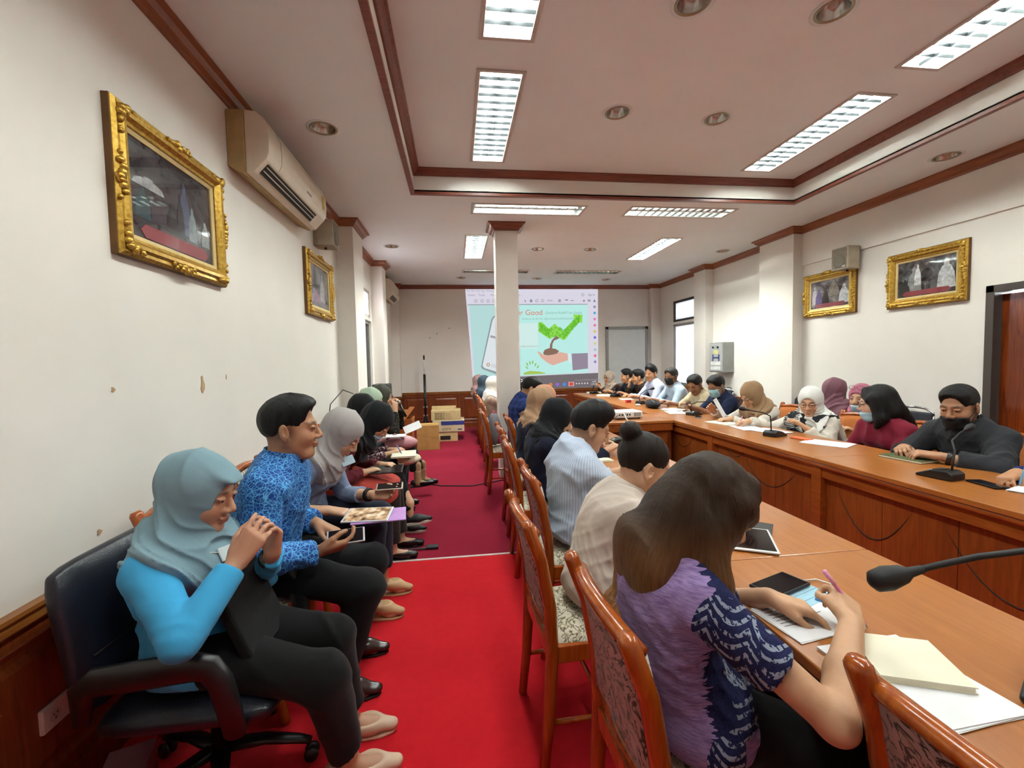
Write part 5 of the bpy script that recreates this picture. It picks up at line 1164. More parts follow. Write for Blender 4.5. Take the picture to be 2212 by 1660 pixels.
            return -am*((.016*(r1*r1-.35)+.009*(r2*r2-.35))*lowm+.0075*(r3*r3-.35)*(1-lowm*.7)*np.clip((.07-q0)/.05, .15, 1))
        sdf_obj('headscarf', o, hv, mat, root, hf, 0)
    if hair:
        st = hair[0]; mat = hairmat(*(hair[1] if isinstance(hair[1], tuple) else (hair[1],)), c=(round(float(H[0]-hip[0])-.02*math.cos(hy), 2), round(float(H[1]-hip[1])-.02*math.sin(hy), 2)))
        base = [('+', el(T(-.018, 0, .040), np.array((.101, .081, .092))*s, R), .02)]
        if st in ('short', 'crop', 'tall'):
            tp = {'short': .012, 'crop': .004, 'tall': .024}[st]; base += [('+', el(T(.012, 0, .075+tp*.5), np.array((.088, .072, .05+tp))*s, R), .03)]
            if st != 'crop': base += [('+', el(T(.060, .010, .094), np.array((.032, .056, .020+tp*.5))*s, R @ rotz(.2)), .02)]
            base += [('-', el(T(.135, 0, -.020), np.array((.088, .12, .136))*s, R), .007), ('-', el(T(.02, 0, -.125), np.array((.135, .14, .10 if st == 'tall' else .118))*s, R), .012)]
            for y in (-1, 1): base.append(('-', el(T(.004, y*.09, -.015), np.array((.026, .03, .038))*s, R), .008))
        if st == 'bun':
            base += [('+', el(T(-.098, 0, .108), np.array((.042, .046, .042))*s, R), .006), ('-', el(T(.135, 0, -.025), np.array((.092, .12, .125))*s, R), .010), ('-', el(T(.02, 0, -.125), np.array((.13, .14, .10))*s, R), .012)]
            for y in (-1, 1): base.append(('-', el(T(.004, y*.09, -.012), np.array((.026, .03, .036))*s, R), .008))
        if st in ('long', 'straight'):
            L_ = longhair or .30; q1 = S0-dep*(.075+slouch*.5)+up*.035; q2 = S0-dep*(.115+slouch*.7)-up*(L_-.20); q3 = q2-up*.085-dep*.012
            base += [('+', rc(T(-.03, 0, .04), T(-.055, 0, -.05), .098*s, .096*s), .03), ('+', rc(T(-.055, 0, -.05), q1, .096*s, .095*s, (dep, .7)), .04), ('+', rc(q1, q2+lf*.02, .095*s, .070*s, (dep, .40)), .05), ('+', rc(q2+lf*.02, q3+lf*.035, .070*s, .030*s, (dep, .30)), .04)]
            if st == 'long': base += [('+', rc(T(-.02, -.085, -.06), SH[-1]+fw*.045+up*.035+lf*.03, .050*s, .044*s, (dep, .8)), .03), ('+', rc(SH[-1]+fw*.045+up*.035+lf*.03, SH[-1]+fw*.085-up*.03+lf*.04, .044*s, .026*s, (dep, .7)), .03), ('+', rc(T(-.05, -.03, -.05), S0-lf*.07-dep*.07+up*.03, .085*s, .055*s), .04)]
            for y in (-1, 1): base += [('+', rc(T(.02, y*.074, .045), T(-.0, y*.088, -.10), .042*s, .040*s), .03), ('+', rc(T(-.0, y*.088, -.10), T(.02, y*.080, -.10)-up*(.15 if st == 'long' else .06), .040*s, .020*s), .03)]
            base += [('+', rc(T(.05, -.015, .098), T(.058, -.066, .03), .028*s, .020*s), .02), ('+', rc(T(.05, .015, .098), T(.058, .066, .03), .028*s, .020*s), .02)]
            base += [('-', el(T(.140, 0, -.035), np.array((.080, .066, .112))*s, R), .010)]
        fh = folds(.0012, 190, 3, (1, 1, .2)); fh2 = folds(.0022, 60, 8, (1, 1, .3)); ho = sdf_obj('hair', base, hv, mat, root, lambda x, y, z: fh(x, y, z)+fh2(x, y, z), 0)
    if mask:
        mm, pos = mask
        c0 = {'on': (.085, 0, -.052), 'chin': (.075, 0, -.098), 'low': (.08, 0, -.080)}[pos]
        o = head_ops(H, R, .0075, s=s)+[('+', el(T(.086, 0, -.064), np.array((.020, .036, .026))*s, R), .02), ('&', bxp(T(*c0), np.array((.05, .064, .050 if pos == 'on' else .042))*s, R, .012), .006)]
        mo = sdf_obj('face_mask', o, min(hv, .0065), mm, root)
        if mo:
            for y in (-1, 1):
                for z in (.02, -.025):
                    pts = [T(c0[0]-.025, y*.058, c0[2]+z), T(.02, y*.078, c0[2]*.5+z*.5+.01), T(-.008, y*.084, .012*np.sign(z))]; m = MB().tube([p-np.array(root.location) for p in pts], .0016, 5); m.build('ear_loop', mm, mo, True)
    if glasses:
        m = MB(); rl = np.array(root.location); dz = .075 if glasses == 'up' else 0
        for y in (-1, 1):
            pts = [T(.104-.012*abs(math.sin(a))*0+dz*-.35, y*.032+.024*math.cos(a), .004+dz*1.4+.019*math.sin(a))-rl for a in np.linspace(0, 2*math.pi, 17)]; m.tube(pts, .0017, 5, False)
            m.tube([T(.103-dz*.35, y*.056, .008+dz*1.4)-rl, T(.05, y*.078, .010+dz*1.2)-rl, T(-.01, y*.084, .012+dz)-rl], .0015, 5)
        m.tube([T(.106-dz*.35, -.009, .008+dz*1.4)-rl, T(.109-dz*.35, 0, .010+dz*1.4)-rl, T(.106-dz*.35, .009, .008+dz*1.4)-rl], .0016, 5)
        m.build('glasses', NT('glasses_wire').fin('#4a3a30', .3, .6), root, True)
    if eyes and near >= 2 and not (hijab and len(hijab) > 1 and 'back' in hijab[1]):
        for y in (-1, 1):
            c = T(.0795, y*.031, .005)-np.array(root.location); MB().ell(c, np.array((.0125, .0125, .0085))*s, R, 14, 10).build('eye', M_eye, root, True)
            c = T(.0888, y*.031, .0035)-np.array(root.location); MB().ell(c, np.array((.0040, .0062, .0060))*s, R, 12, 8).build('iris', M_iris, root, True)
            c = T(.0832, y*.031, .0108)-np.array(root.location); MB().ell(c, np.array((.0125, .0165, .0058))*s, R @ roty(.25), 14, 8).build('eyelid', plain(skin_c, .5), root, True)
    if collar:
        nd = unit(T(-.02, 0, -.06)-N); cx_, cy_ = unit(fw-nd*(fw @ nd)), None; cy_ = np.cross(nd, cx_); rl = np.array(root.location); V = []; Fq = []; n = 22; band = collar == 'band'
        prof = [(.064, -.012), (.062, .030), (.067, .032), (.070, -.008)] if band else [(.066, -.008), (.061, .034), (.066, .038), (.086, .004), (.083, -.002), (.068, .026)]
        k_ = len(prof)
        for i in range(n):
            a = math.radians(18+324*i/(n-1)); pt = 1+.0*a; ed = abs(i/(n-1)*2-1)**6
            for r_, z_ in prof: V.append(N-rl+nd*(.034+z_-(.022*ed if r_ > .08 else .012*ed))*s+(cx_*math.cos(a)*1.0+cy_*math.sin(a)*.98)*(r_+(.006*ed if r_ > .08 else 0))*s*(1.10 if male else 1.02))
        for i in range(n-1):
            for j in range(k_): Fq.append((i*k_+j, i*k_+(j+1) % k_, (i+1)*k_+(j+1) % k_, (i+1)*k_+j))
        Fq += [tuple(range(k_)), tuple(range((n-1)*k_, n*k_))[::-1]]
        MB().add(V, Fq).build('collar', shirt, root, True, bevel=.0015)
    if watch:
        sd, mat = watch; a = wrist[sd]; d_ = unit(wrist[sd]-elb[sd]); u_, v_, _ = frame(d_)
        wt = MB().tube([a-d_*.045-np.array(root.location), a-d_*.022-np.array(root.location)], .0335*s+.004, 18); wt.build('wrist_watch', mat, root, True, bevel=.003)
    root['joints'] = 0
    del root['joints']
    return dict(root=root, H=H, R=R, T=T, wrist=wrist, elbow=elb, knee=knee, P0=P0, P2=P2, fw=fw, lf=lf, N=N, SH=SH, hd=hd, ank=ank)
M_eye = plain('#b9aea6', .25, 0, .02); M_iris = plain('#150d0a', .1)
M_hb = '#0b0a0b'; M_hbun = '#20150f'
# ================================================================== the people in the room
G_L, G_T, G_F, G_B = 'people seated along the left wall', 'people at the left table', 'people at the right table', 'people by the right wall'
S = 1.05
TAN, LT, DK = '#b5835f', '#cb9f7f', '#94674a'
c_ = cloth
# ---- left wall row
L1 = person('woman in light blue blouse and grey blue headscarf on the office chair', (-.87, 1.55), 2, (-.838, 1.53, 1.01), -4, 13, group=G_L, seat=.42, s=S, near=3, skin_c='#bd8c70', shirt=c_('#3f9fd0', var=.06), trousers=c_('#0a0a0b'),
    hijab=(c_('#7b98a3', var=.05), 'brim tail'), wr=(-.675, 1.395, .825), wl=(-.64, 1.575, .775), hr=((.45, .28, .72), (.25, -.9, .2)), hl=((.10, -.12, 1), (.5, .8, .1)), curl=(.55, .6), feet={-1: (-.40, 1.50, .08, 8), 1: (-.44, 1.69, .08, 0)}, knees={-1: (-.445, 1.42, .425), 1: (-.47, 1.63, .43)}, shoe=('flat', plain('#d8b79c', .45)), bare=.12,
    watch=(1, plain('#1b1b1d', .4)), pole={-1: (-.1, -.75, -.6), 1: (-.2, .6, -.8)}, drape=.16, sleeve=1.0, arm=.86, slouch=.02)
L2 = person('man in blue patterned batik shirt holding a phone', (-.85, 1.99), 4, (-.70, 1.96, 1.15), 10, 1, group=G_L, s=S*1.02, sex='m', near=3, skin_c='#b08060', shirt=batik(sc=38), collar='band', trousers=c_('#0e0e10'), hair=('short', M_hb), wr=(-.585, 1.855, .655), wl=(-.66, 2.12, .68), arm=.88,
    hr=((.9, .25, .12), (.1, -.55, -.8)), hl=((.75, -.35, -.25), (.2, .3, 1)), curl=(.55, .4), feet={-1: (-.53, 1.89, .08, 0), 1: (-.54, 2.17, .08, 0)}, shoe=('shoe', plain('#3a2420', .25)), ease=.02, pole={-1: (-.5, -.7, -.5)}, slouch=.01, sleeve=1.0)
L3 = person('woman in pale grey headscarf looking down at a tablet', (-.92, 2.66), 0, (-.645, 2.56, 1.03), -6, 40, group=G_L, s=S, near=3, skin_c=LT, shirt=c_('#7f8ba6', var=.06), trousers=c_('#181b2a'), hijab=(c_('#a09a98', var=.04), ''), wr=(-.70, 2.42, .645), wl=(-.50, 2.62, .655),
    hr=((.95, .0, -.22), (.1, -.1, 1)), hl=((.95, -.1, .05), (.1, .6, -.7)), curl=(.18, .45), sleeve=.80, feet={-1: (-.50, 2.48, .105, -4), 1: (-.48, 2.73, .105, 0)}, shoe=('heel', plain('#c9a377', .45)), bare=.18, watch=(1, plain('#17171a', .4)), drape=.14)
L4 = person('woman in coral tunic and black headscarf bending over a tablet', (-.93, 3.30), 0, (-.575, 3.24, 1.005), -4, 48, group=G_L, s=S, near=2, skin_c=LT, shirt=c_('#5c1a24'), trousers=c_('#2b2420'), hijab=(c_('#15171a', var=.03), ''), wr=(-.66, 3.16, .66), wl=(-.58, 3.38, .66), skirt=(c_('#b9493f'), .95),
    feet={-1: (-.49, 3.22, .08, 0), 1: (-.46, 3.43, .08, 0)}, shoe=('flat', plain('#111112', .4)), curl=(.35, .4), mask=(plain('#9fc2d2', .7), 'chin'), slouch=.05)
L5 = person('woman in dark floral blouse and black headscarf writing on her lap', (-.96, 3.85), 0, (-.79, 3.83, 1.025), 0, 24, group=G_L, s=S, near=1, skin_c=LT, shirt=floralcloth('#3a2229', '#8a6a70', '#c9b5b5', 34), trousers=c_('#0a0a0b'), hijab=(c_('#16181a', var=.03), ''), wr=(-.58, 3.70, .67), wl=(-.58, 3.93, .66),
    feet={-1: (-.40, 3.55, .20, 0), 1: (-.46, 3.72, .08, 0)}, shoe=('sneaker', plain('#131314', .6), plain('#d9d2c4', .6)), curl=(.9, .4), mask=(plain('#6f7a54', .8), 'chin'))
L6 = person('woman in mint headscarf with a pink bag on her lap', (-.98, 4.37), 0, (-.81, 4.34, 1.05), 4, 10, group=G_L, s=S, near=1, skin_c=LT, shirt=c_('#2a2b30'), trousers=c_('#0a0a0b'), hijab=(c_('#a9bda6', var=.04), ''), wr=(-.62, 4.26, .68), wl=(-.60, 4.47, .68), shoe=('flat', plain('#111112', .4)))
L7 = person('woman in olive headscarf and glasses speaking into a microphone', (-.97, 4.97), 2, (-.81, 4.95, 1.05), 10, 4, group=G_L, s=S, near=1, skin_c=LT, shirt=floralcloth('#1f1d1a', '#4a4436', '#2f2a22', 40), trousers=c_('#0a0a0b'), hijab=(c_('#4b4a40', var=.04), ''), wr=(-.66, 4.85, .90), wl=(-.63, 5.03, .92),
    hr=((-.05, .25, .9), (.6, -.7, 0)), hl=((-.1, -.4, .75), (.7, .6, 0)), curl=(.9, .9), feet={-1: (-.44, 4.78, .16, 0), 1: (-.42, 5.2, .08, 0)}, shoe=('flat', plain('#0f0f10', .35)), sockc=c_('#a88560'), bare=.24, glasses='on')
# ---- left table row, seen from behind
R1 = person('woman with long brown hair in purple and navy ikat dress writing', (.58, 1.02), -4, (.635, 1.04, 1.03), -10, 30, group=G_T, s=.98, near=3, skin_c='#c79a77', shirt=ikat(), sleeve=.31, trousers=c_('#0a0a0b'), hair=('long', ('#33200f', '#8a5c30', 1.04, .82)), longhair=.34,
    wr=(.885, .88, .80), wl=(.79, 1.03, .79), hr=((.5, .72, .18), (.2, -.65, .7)), hl=((.75, -.45, -.15), (.1, .1, 1)), curl=(.95, .5), pole={-1: (.2, -.8, -.6), 1: (-.2, .7, -.4)}, ease=.016, slouch=.065, arm=1.08)
R2 = person('woman with a brown hair bun in cream shirt', (.55, 1.64), 0, (.735, 1.67, .985), -4, 22, group=G_T, s=S, near=3, skin_c='#cb9f7f', shirt=c_('#c2b4a8', var=.05), collar='fold', trousers=c_('#232326'), hair=('bun', M_hbun), wr=(.99, 1.50, .79), wl=(1.0, 1.80, .79), ease=.018, slouch=.035)
R3 = person('young man in pale blue striped shirt reading at the table', (.62, 2.2), 0, (.705, 2.29, 1.05), -2, 22, group=G_T, s=S, sex='m', near=2, skin_c='#bd9070', shirt=stripes('#bcc6d6', '#a3b1c8', 95, 1, .55), collar='fold', trousers=c_('#0a0a0b'), hair=('tall', M_hb), wr=(1.02, 2.20, .79), wl=(1.0, 2.42, .79), sleeve=.72, ease=.024, slouch=.03)
R4 = person('woman in black headscarf and navy sweatshirt seen from behind', (.61, 2.98), 0, (.69, 3.0, 1.01), 0, 26, group=G_T, s=S, near=1, shirt=c_('#12162a'), hijab=(c_('#131418', var=.03), ''), wr=(1.0, 2.88, .79), wl=(1.0, 3.1, .79), ease=.022)
R5 = person('woman in tan headscarf and navy jacket seen from behind', (.63, 3.68), 0, (.71, 3.70, 1.04), 4, 18, group=G_T, s=S, near=1, shirt=c_('#171c33'), hijab=(c_('#9b7b60', var=.05), ''), wr=(1.0, 3.58, .79), wl=(1.0, 3.8, .79), back_drape=.17)
R6 = person('woman in peach headscarf partly behind the tan headscarf', (.77, 4.30), 0, (.87, 4.32, 1.03), 0, 22, group=G_T, s=S, near=0, shirt=c_('#1b1f35'), hijab=(c_('#c08f74', var=.05), ''), wr=(1.05, 4.2, .79), wl=(1.05, 4.42, .79))
R7 = person('man in blue plaid shirt with dark hair near the column', (.72, 4.95), 0, (.835, 4.95, 1.09), 0, 26, group=G_T, s=S, sex='m', near=1, skin_c=TAN, shirt=plaid('#1d2c5e', '#31457f'), collar='fold', hair=('short', M_hb), wr=(1.05, 4.85, .79), wl=(1.05, 5.08, .79), slouch=.04)
R8 = person('woman in black and white dotted headscarf hidden behind the column', (.73, 5.85), 0, (.885, 5.8, 1.03), 0, 15, group=G_T, s=S, near=0, shirt=c_('#23232a'), hijab=(floralcloth('#17171a', '#d6d2cc', '#17171a', 55), ''), wr=(1.05, 5.75, .79), wl=(1.05, 5.95, .79))
R9 = person('woman in white headscarf left of the column', (.58, 6.65), 0, (.56, 6.65, 1.05), 10, 8, group=G_T, s=S, near=0, shirt=c_('#b09a8c'), hijab=(c_('#c9c4ba', var=.03), ''), wr=(.95, 6.55, .79), wl=(.95, 6.78, .79))
R10 = person('woman in dark teal headscarf farthest but one in the far row', (.56, 7.35), 0, (.475, 7.45, 1.04), 20, 5, group=G_T, s=S, near=0, shirt=c_('#151b33'), hijab=(c_('#2c3a46', var=.04), ''))
R11 = person('woman in dusty pink headscarf at the end of the far row', (.54, 8.1), 0, (.42, 8.2, 1.03), 20, 5, group=G_T, s=S, near=0, shirt=c_('#6a5a5e'), hijab=(c_('#8f6f6c', var=.04), ''))
# ---- right table, facing the viewer
kw = dict(group=G_F, s=S, legs=True)
F1 = person('person in dark blue writing at the right edge of view', (3.30, 1.70), 180, (3.08, 1.62, 1.07), 185, 20, near=1, sex='m', skin_c=TAN, shirt=c_('#1f2f66'), hair=('short', M_hb), wr=(2.80, 1.87, .80), wl=(2.85, 1.55, .79), hr=((-.7, -.15, -.15), (0, .3, 1)), curl=(.9, .4), **kw)
F2 = person('man in charcoal shirt with black mask pulled under his nose', (3.33, 2.40), 180, (3.10, 2.37, 1.075), 192, 14, near=3, sex='m', skin_c='#b08263', shirt=c_('#2b2c30', var=.06), collar='fold', hair=('crop', M_hb), wr=(2.885, 2.52, .80), wl=(2.86, 2.27, .795), hr=((-.7, -.55, .05), (.1, .5, .9)), hl=((-.6, .75, .05), (0, -.2, 1)), curl=(.7, .55), mask=(plain('#101012', .75), 'low'), watch=(1, plain('#18181a', .35)), sleeve=.86, ease=.022, pole={1: (.3, -.8, -.3), -1: (.3, .6, -.6)}, **kw)
F3 = person('woman with long black hair in maroon shirt turned away', (3.36, 2.99), 180, (3.17, 2.98, 1.035), 143, 6, near=2, skin_c='#d0a68c', shirt=c_('#7a1c30', var=.05), collar='fold', hair=('straight', '#0b0a0b'), longhair=.25, wr=(2.95, 3.10, .70), wl=(2.95, 2.88, .70), sleeve=.45, glasses='on', mask=(plain('#9fc0d0', .7), 'chin'), **kw)
F4 = person('woman in white and black striped headscarf and cream blouse', (3.33, 3.56), 180, (3.10, 3.53, .995), 216, 12, near=2, skin_c=LT, shirt=c_('#cfc8bb', var=.04), hijab=(None, 'wide'), wr=(2.74, 3.86, .80), wl=(2.95, 3.40, .79), hr=((-.8, .1, -.1), (0, 0, 1)), curl=(.8, .4), glasses='on', ease=.024, drape=.24, **kw) if False else None
M_str = NT('striped_scarf'); _v = M_str.obj(); _s = M_str.sep(_v); _st = M_str.math('GREATER_THAN', M_str.math('FRACT', M_str.math('MULTIPLY', M_str.math('ADD', _s[2], M_str.math('MULTIPLY', _s[1], .35)), 62.0)), .5)
_zone = M_str.math('MULTIPLY', M_str.math('GREATER_THAN', _s[1], .015), M_str.math('LESS_THAN', _s[2], 1.10)); _bl = M_str.math('MULTIPLY', M_str.math('GREATER_THAN', M_str.noise(_v, 9, 2), .5), M_str.math('LESS_THAN', _s[2], .90))
M_str = M_str.fin(M_str.mix(_bl, M_str.mix(M_str.math('MULTIPLY', _st, _zone), '#d3d3ce', '#17181b'), '#2a2c30'), .85, 0, .2)
F4 = person('woman in white and black striped headscarf and cream blouse', (3.33, 3.56), 180, (3.10, 3.53, .995), 216, 12, near=2, skin_c=LT, shirt=c_('#cfc8bb', var=.04), hijab=(M_str, 'wide'), wr=(2.74, 3.86, .80), wl=(2.95, 3.40, .79), hr=((-.8, .1, -.1), (0, 0, 1)), curl=(.8, .4), glasses='on', ease=.024, drape=.24, **kw)
F5 = person('woman in brown headscarf and white blouse holding a sheet', (3.30, 4.32), 180, (3.03, 4.22, 1.01), 186, 30, near=2, skin_c=LT, shirt=c_('#d6d0c6', var=.03), hijab=(c_('#96785a', var=.05), ''), wr=(2.76, 4.46, .82), wl=(2.74, 4.12, .79), hr=((-.5, -.2, .5), (.2, .6, .2)), hl=((-.9, .2, -.1), (0, 0, 1)), watch=(1, plain('#1b1512', .4)), glasses='on', **kw)
F6 = person('young man in navy shirt wearing a pale blue mask', (3.33, 5.05), 180, (3.11, 4.97, 1.055), 194, 22, near=1, sex='m', skin_c=DK, shirt=c_('#1b2440'), collar='fold', hair=('short', M_hb), wr=(2.84, 5.12, .82), wl=(2.82, 4.86, .81), sleeve=.55, mask=(plain('#9cc4cc', .7), 'on'), **kw)
F7 = person('man in cream collarless shirt looking down', (3.36, 5.6), 180, (3.16, 5.54, 1.045), 205, 26, near=1, sex='m', skin_c=DK, shirt=c_('#b8a88a'), collar='band', hair=('short', M_hb), wr=(2.86, 5.72, .80), wl=(2.86, 5.45, .80), **kw)
F8 = person('man in pale blue shirt and black mask with grey hair', (3.36, 6.25), 180, (3.16, 6.2, 1.13), 206, 8, near=1, sex='m', skin_c=DK, shirt=c_('#a3b3c4'), collar='fold', hair=('crop', '#2a2725'), wr=(2.86, 6.38, .80), wl=(2.88, 6.05, .80), mask=(plain('#131315', .75), 'on'), **kw)
F9 = person('young man in lavender shirt with thick black hair', (3.36, 6.9), 180, (3.16, 6.88, 1.16), 206, 5, near=1, sex='m', skin_c=TAN, shirt=c_('#b3b9d0'), collar='fold', hair=('tall', M_hb), wr=(2.84, 7.0, .80), wl=(2.88, 6.72, .80), **kw)
F10 = person('man in brown batik shirt resting his chin on his hand', (3.36, 7.42), 180, (3.15, 7.38, 1.08), 165, 6, near=1, sex='m', skin_c=TAN, shirt=floralcloth('#2a1f1a', '#5a4636', '#3a2b22', 30), hair=('short', M_hb), wr=(3.02, 7.46, .93), wl=(2.88, 7.25, .80), hr=((.1, -.1, 1), (-.9, .2, 0)), curl=(1.1, .4), **kw)
F11 = person('man in dark navy jacket seen in profile', (3.36, 7.97), 180, (3.16, 7.93, 1.08), 168, 4, near=1, sex='m', skin_c=TAN, shirt=c_('#141927'), hair=('short', M_hb), wr=(2.86, 8.05, .80), wl=(2.86, 7.82, .80), **kw)
F12 = person('woman in beige headscarf and brown blouse at far table end', (3.25, 8.55), 180, (3.02, 8.5, 1.035), 200, 6, near=1, skin_c=TAN, shirt=floralcloth('#33231f', '#5a4038', '#2a1c18', 40), hijab=(c_('#a39183', var=.05), ''), wr=(2.86, 8.6, .86), wl=(2.84, 8.42, .84), glasses='on', **kw)
kw = dict(group=G_B, s=S)
B1 = person('woman in mauve headscarf turned towards the wall', (4.03, 4.22), 165, (3.91, 4.16, 1.03), 100, 5, near=1, shirt=floralcloth('#4a2c34', '#7a5058', '#2f1c22', 36), hijab=(c_('#76505a', var=.05), ''), drape=.2, back_drape=.2, **kw)
B2 = person('woman in pink headscarf with glasses pushed up', (4.03, 3.70), 175, (3.87, 3.80, .985), 200, 4, near=1, skin_c=LT, shirt=c_('#8a5a72'), hijab=(c_('#b06a7e', var=.05), 'wide'), glasses='up', mask=(plain('#a9c6d6', .7), 'chin'), **kw)

# folded mask tucked under the chin of the light blue woman
_r = L1['root']; _b = L1['N']+L1['fw']*.165-np.array((0, 0, .055))-np.array(_r.location); _R = rotz(math.radians(-12)) @ rotx(math.radians(-8)) @ roty(math.radians(-30))
_m = MB().box(_b, (.006, .15, .045), _R).build('hanging_mask', plain('#c3d3d6', .8), _r, bevel=.002)
MB().tube([_b+_R @ np.array((0, -.074, .01)), _b+np.array((-.07, -.125, .045)), _b+np.array((-.13, -.12, .085))], .0018, 6).build('ear_loop', plain('#dcdcd8', .8), _m, True)
_r = L3['root']; _b = L3['N']+L3['fw']*.135-np.array((0, 0, .06))-np.array(_r.location)
_m = MB().box(_b, (.006, .12, .05), rotz(math.radians(-20)) @ roty(math.radians(-25))).build('hanging_mask', plain('#a9c3d0', .8), _r, bevel=.002)
# ================================================================== small things on tables and laps
def slab(name, label, cat, c, size, ang, mat, group=None, tilt=None, bevel=.0015):
    R = rotz(math.radians(ang)) if tilt is None else rotz(math.radians(ang)) @ tilt
    o = MB().box((0, 0, 0), size, R).build(name, mat, bevel=min(bevel, min(size)*.3)); o.location = c; return tag(o, label, cat, group)
def phone(label, c, ang, tilt=None, col='#111114', size=(.15, .073, .008), cat='phone', scr=None, nm='smartphone'):
    t = thing(nm, label, cat, c); R = rotz(math.radians(ang)) if tilt is None else rotz(math.radians(ang)) @ tilt
    MB().box((0, 0, 0), size, R).build('case', plain(col, .35, .2), t, bevel=.003, seg=3)
    MB().box(R @ np.array((0, 0, size[2]/2+.0004)), (size[0]*.90, size[1]*.90, .001), R).build('screen', scr or M_screen, t)
    return t
def pen(label, a, b, col, cap=None, group=None):
    a = np.array(a, float); b = np.array(b, float); t = thing('pen', label, 'pen', tuple(a), 0, group); d = unit(b-a)
    MB().tube([(0, 0, 0), b-a], .0042, 10).build('barrel', plain(col, .35), t, True); MB().tube([b-a, b-a+d*.012], [.004, .001], 8).build('tip', M_alu, t, True)
    if cap: MB().tube([-d*.004, d*.035], .0055, 10).build('cap', plain(cap, .35), t, True)
    return t
def book(label, c, size, ang, cover, pages=M_cream, open_=False, nm='notebook'):
    t = thing(nm, label, 'notebook', c, math.radians(ang)); x, y, z = size
    if open_:
        for s in (-1, 1):
            P = [(0, 0), (x/2, 0), (x/2, z*.6), (x/3, z), (x/8, z*.95), (0, z*.55)]
            MB().prism([(s*a, b) for a, b in P], (0, -y/2, .001), (1, 0, 0), (0, 0, 1), (0, y, 0)).build('page_block', pages, t)
        MB().b2((-x/2-.003, -y/2-.003, 0), (x/2+.003, y/2+.003, .0015)).build('cover', cover, t)
    else:
        MB().b2((-x/2, -y/2, 0), (x/2, y/2, z*.15)).build('cover', cover, t); MB().b2((-x/2+.002, -y/2+.002, z*.15), (x/2-.003, y/2-.002, z*.85)).build('page_block', pages, t); MB().b2((-x/2, -y/2, z*.85), (x/2, y/2, z)).build('cover', cover, t)
    return t
def sheets(label, c, ang, size=(.21, .297), n=3, mat=M_paper, marks=0, nm='paper_sheet'):
    t = thing(nm, label, 'paper', c, math.radians(ang)); r = random.Random(label)
    for i in range(n):
        a = r.uniform(-.03, .03); MB().box((r.uniform(-.004, .004), r.uniform(-.004, .004), .0006+.0011*i), (size[0], size[1], .0009), rotz(a)).build('sheet', mat, t)
    for i in range(marks):
        w_ = size[0]*r.uniform(.3, .75); MB().box((-size[0]*.42+w_/2, size[1]*.4-i*.012, .0011*n+.0003), (w_, .0018, .0003)).build('handwriting', plain('#4a4c58', .8), t)
    return t
ZT1 = .7512
# near table
mk = thing('face_mask', 'pale blue face mask lying under the black phone', 'face mask', (.925, 1.085, ZT1), math.radians(20), 'loose face masks'); Mm = plain('#9cc3d4', .8)
MB().b2((-.085, -.048, 0), (.085, .048, .003)).build('mask_cloth', Mm, mk, bevel=.001)
for q in (-.025, 0, .025): MB().b2((-.083, q-.0015, .003), (.083, q+.0015, .0042)).build('pleat', Mm, mk)
for s in (-1, 1): MB().tube([(s*.084, -.042, .003), (s*.115, -.05, .004), (s*.14, -.02, .004), (s*.13, .025, .004), (s*.084, .042, .003)], .0022, 6).build('ear_loop', plain('#e4e4e0', .7), mk, True)
phone('black phone resting on the pale blue mask on near table', (.905, 1.132, ZT1+.0095), 20, None, '#131317', (.158, .082, .009))
sheets('handwritten page beside the writing hand on near table', (.865, .985, ZT1), 8, (.20, .15), 2, M_paper, 7)
sheets('stack of white sheets at the near table edge', (.91, .762, ZT1), 4, (.215, .24), 5, M_paper)
book('cream notebook lying open on the white sheets', (.935, .80, ZT1+.006), (.16, .15, .014), -22, M_cream, M_cream)
pen('pink pen held upright by the writing woman', (.885, .955, .885), (.965, .925, .765), '#d97aa8', '#e6a0c4')
pen('pink and blue pen lying beside the handwritten page', (.955, 1.055, ZT1+.005), (1.0, .99, ZT1+.005), '#d9568c', '#5a8fc9')
phone('white tablet on black cover in front of the hair bun woman', (1.035, 1.45, ZT1+.006), 62, None, '#dadade', (.22, .16, .007), 'tablet', None, 'tablet')
slab('tablet_cover', 'black tablet cover lying behind the white tablet', 'cover', (1.10, 1.53, ZT1+.004), (.20, .14, .006), 50, M_blackp)
book('pale yellow notebook in front of the striped shirt man', (.885, 2.85, ZT1), (.21, .25, .012), 4, plain('#d9d0a0', .7), M_cream, True)
sheets('sheets under the striped shirt man’s hands', (.98, 2.30, ZT1), 12)
sheets('sheets in front of the hair bun woman', (1.05, 1.74, ZT1), -6)
# right table
book('open notebook with dark cover under the hands of the man in charcoal', (2.80, 2.41, ZT1), (.17, .24, .014), 8, plain('#4f5a34', .6), M_cream)
pen('pen held between the hands of the man in charcoal', (2.80, 2.45, .80), (2.83, 2.35, .775), '#c9c9cc')
phone('black phone lying right of the charcoal man’s microphone', (2.61, 1.86, ZT1+.005), 80)
sheets('white notepad at the right edge of view', (2.70, 1.68, ZT1), 20, (.16, .24), 6)
pen('light blue pen writing at the right edge of view', (2.76, 1.80, .90), (2.71, 1.80, .765), '#6fb4dc')
sheets('white sheets in front of the woman in maroon', (2.74, 2.96, ZT1), 30)
slab('phone_wallet', 'orange phone wallet beside the sheets of the maroon woman', 'phone case', (2.70, 3.16, ZT1+.005), (.08, .14, .009), 12, plain('#d9683c', .5))
sheets('white sheets in front of the striped headscarf woman', (2.72, 3.55, ZT1), 14, (.21, .297), 4)
sheets('second sheets under the striped headscarf woman’s hand', (2.66, 3.76, ZT1), -8)
pen('pink pen in the hand of the striped headscarf woman', (2.68, 3.86, .85), (2.63, 3.84, .765), '#d97a9a')
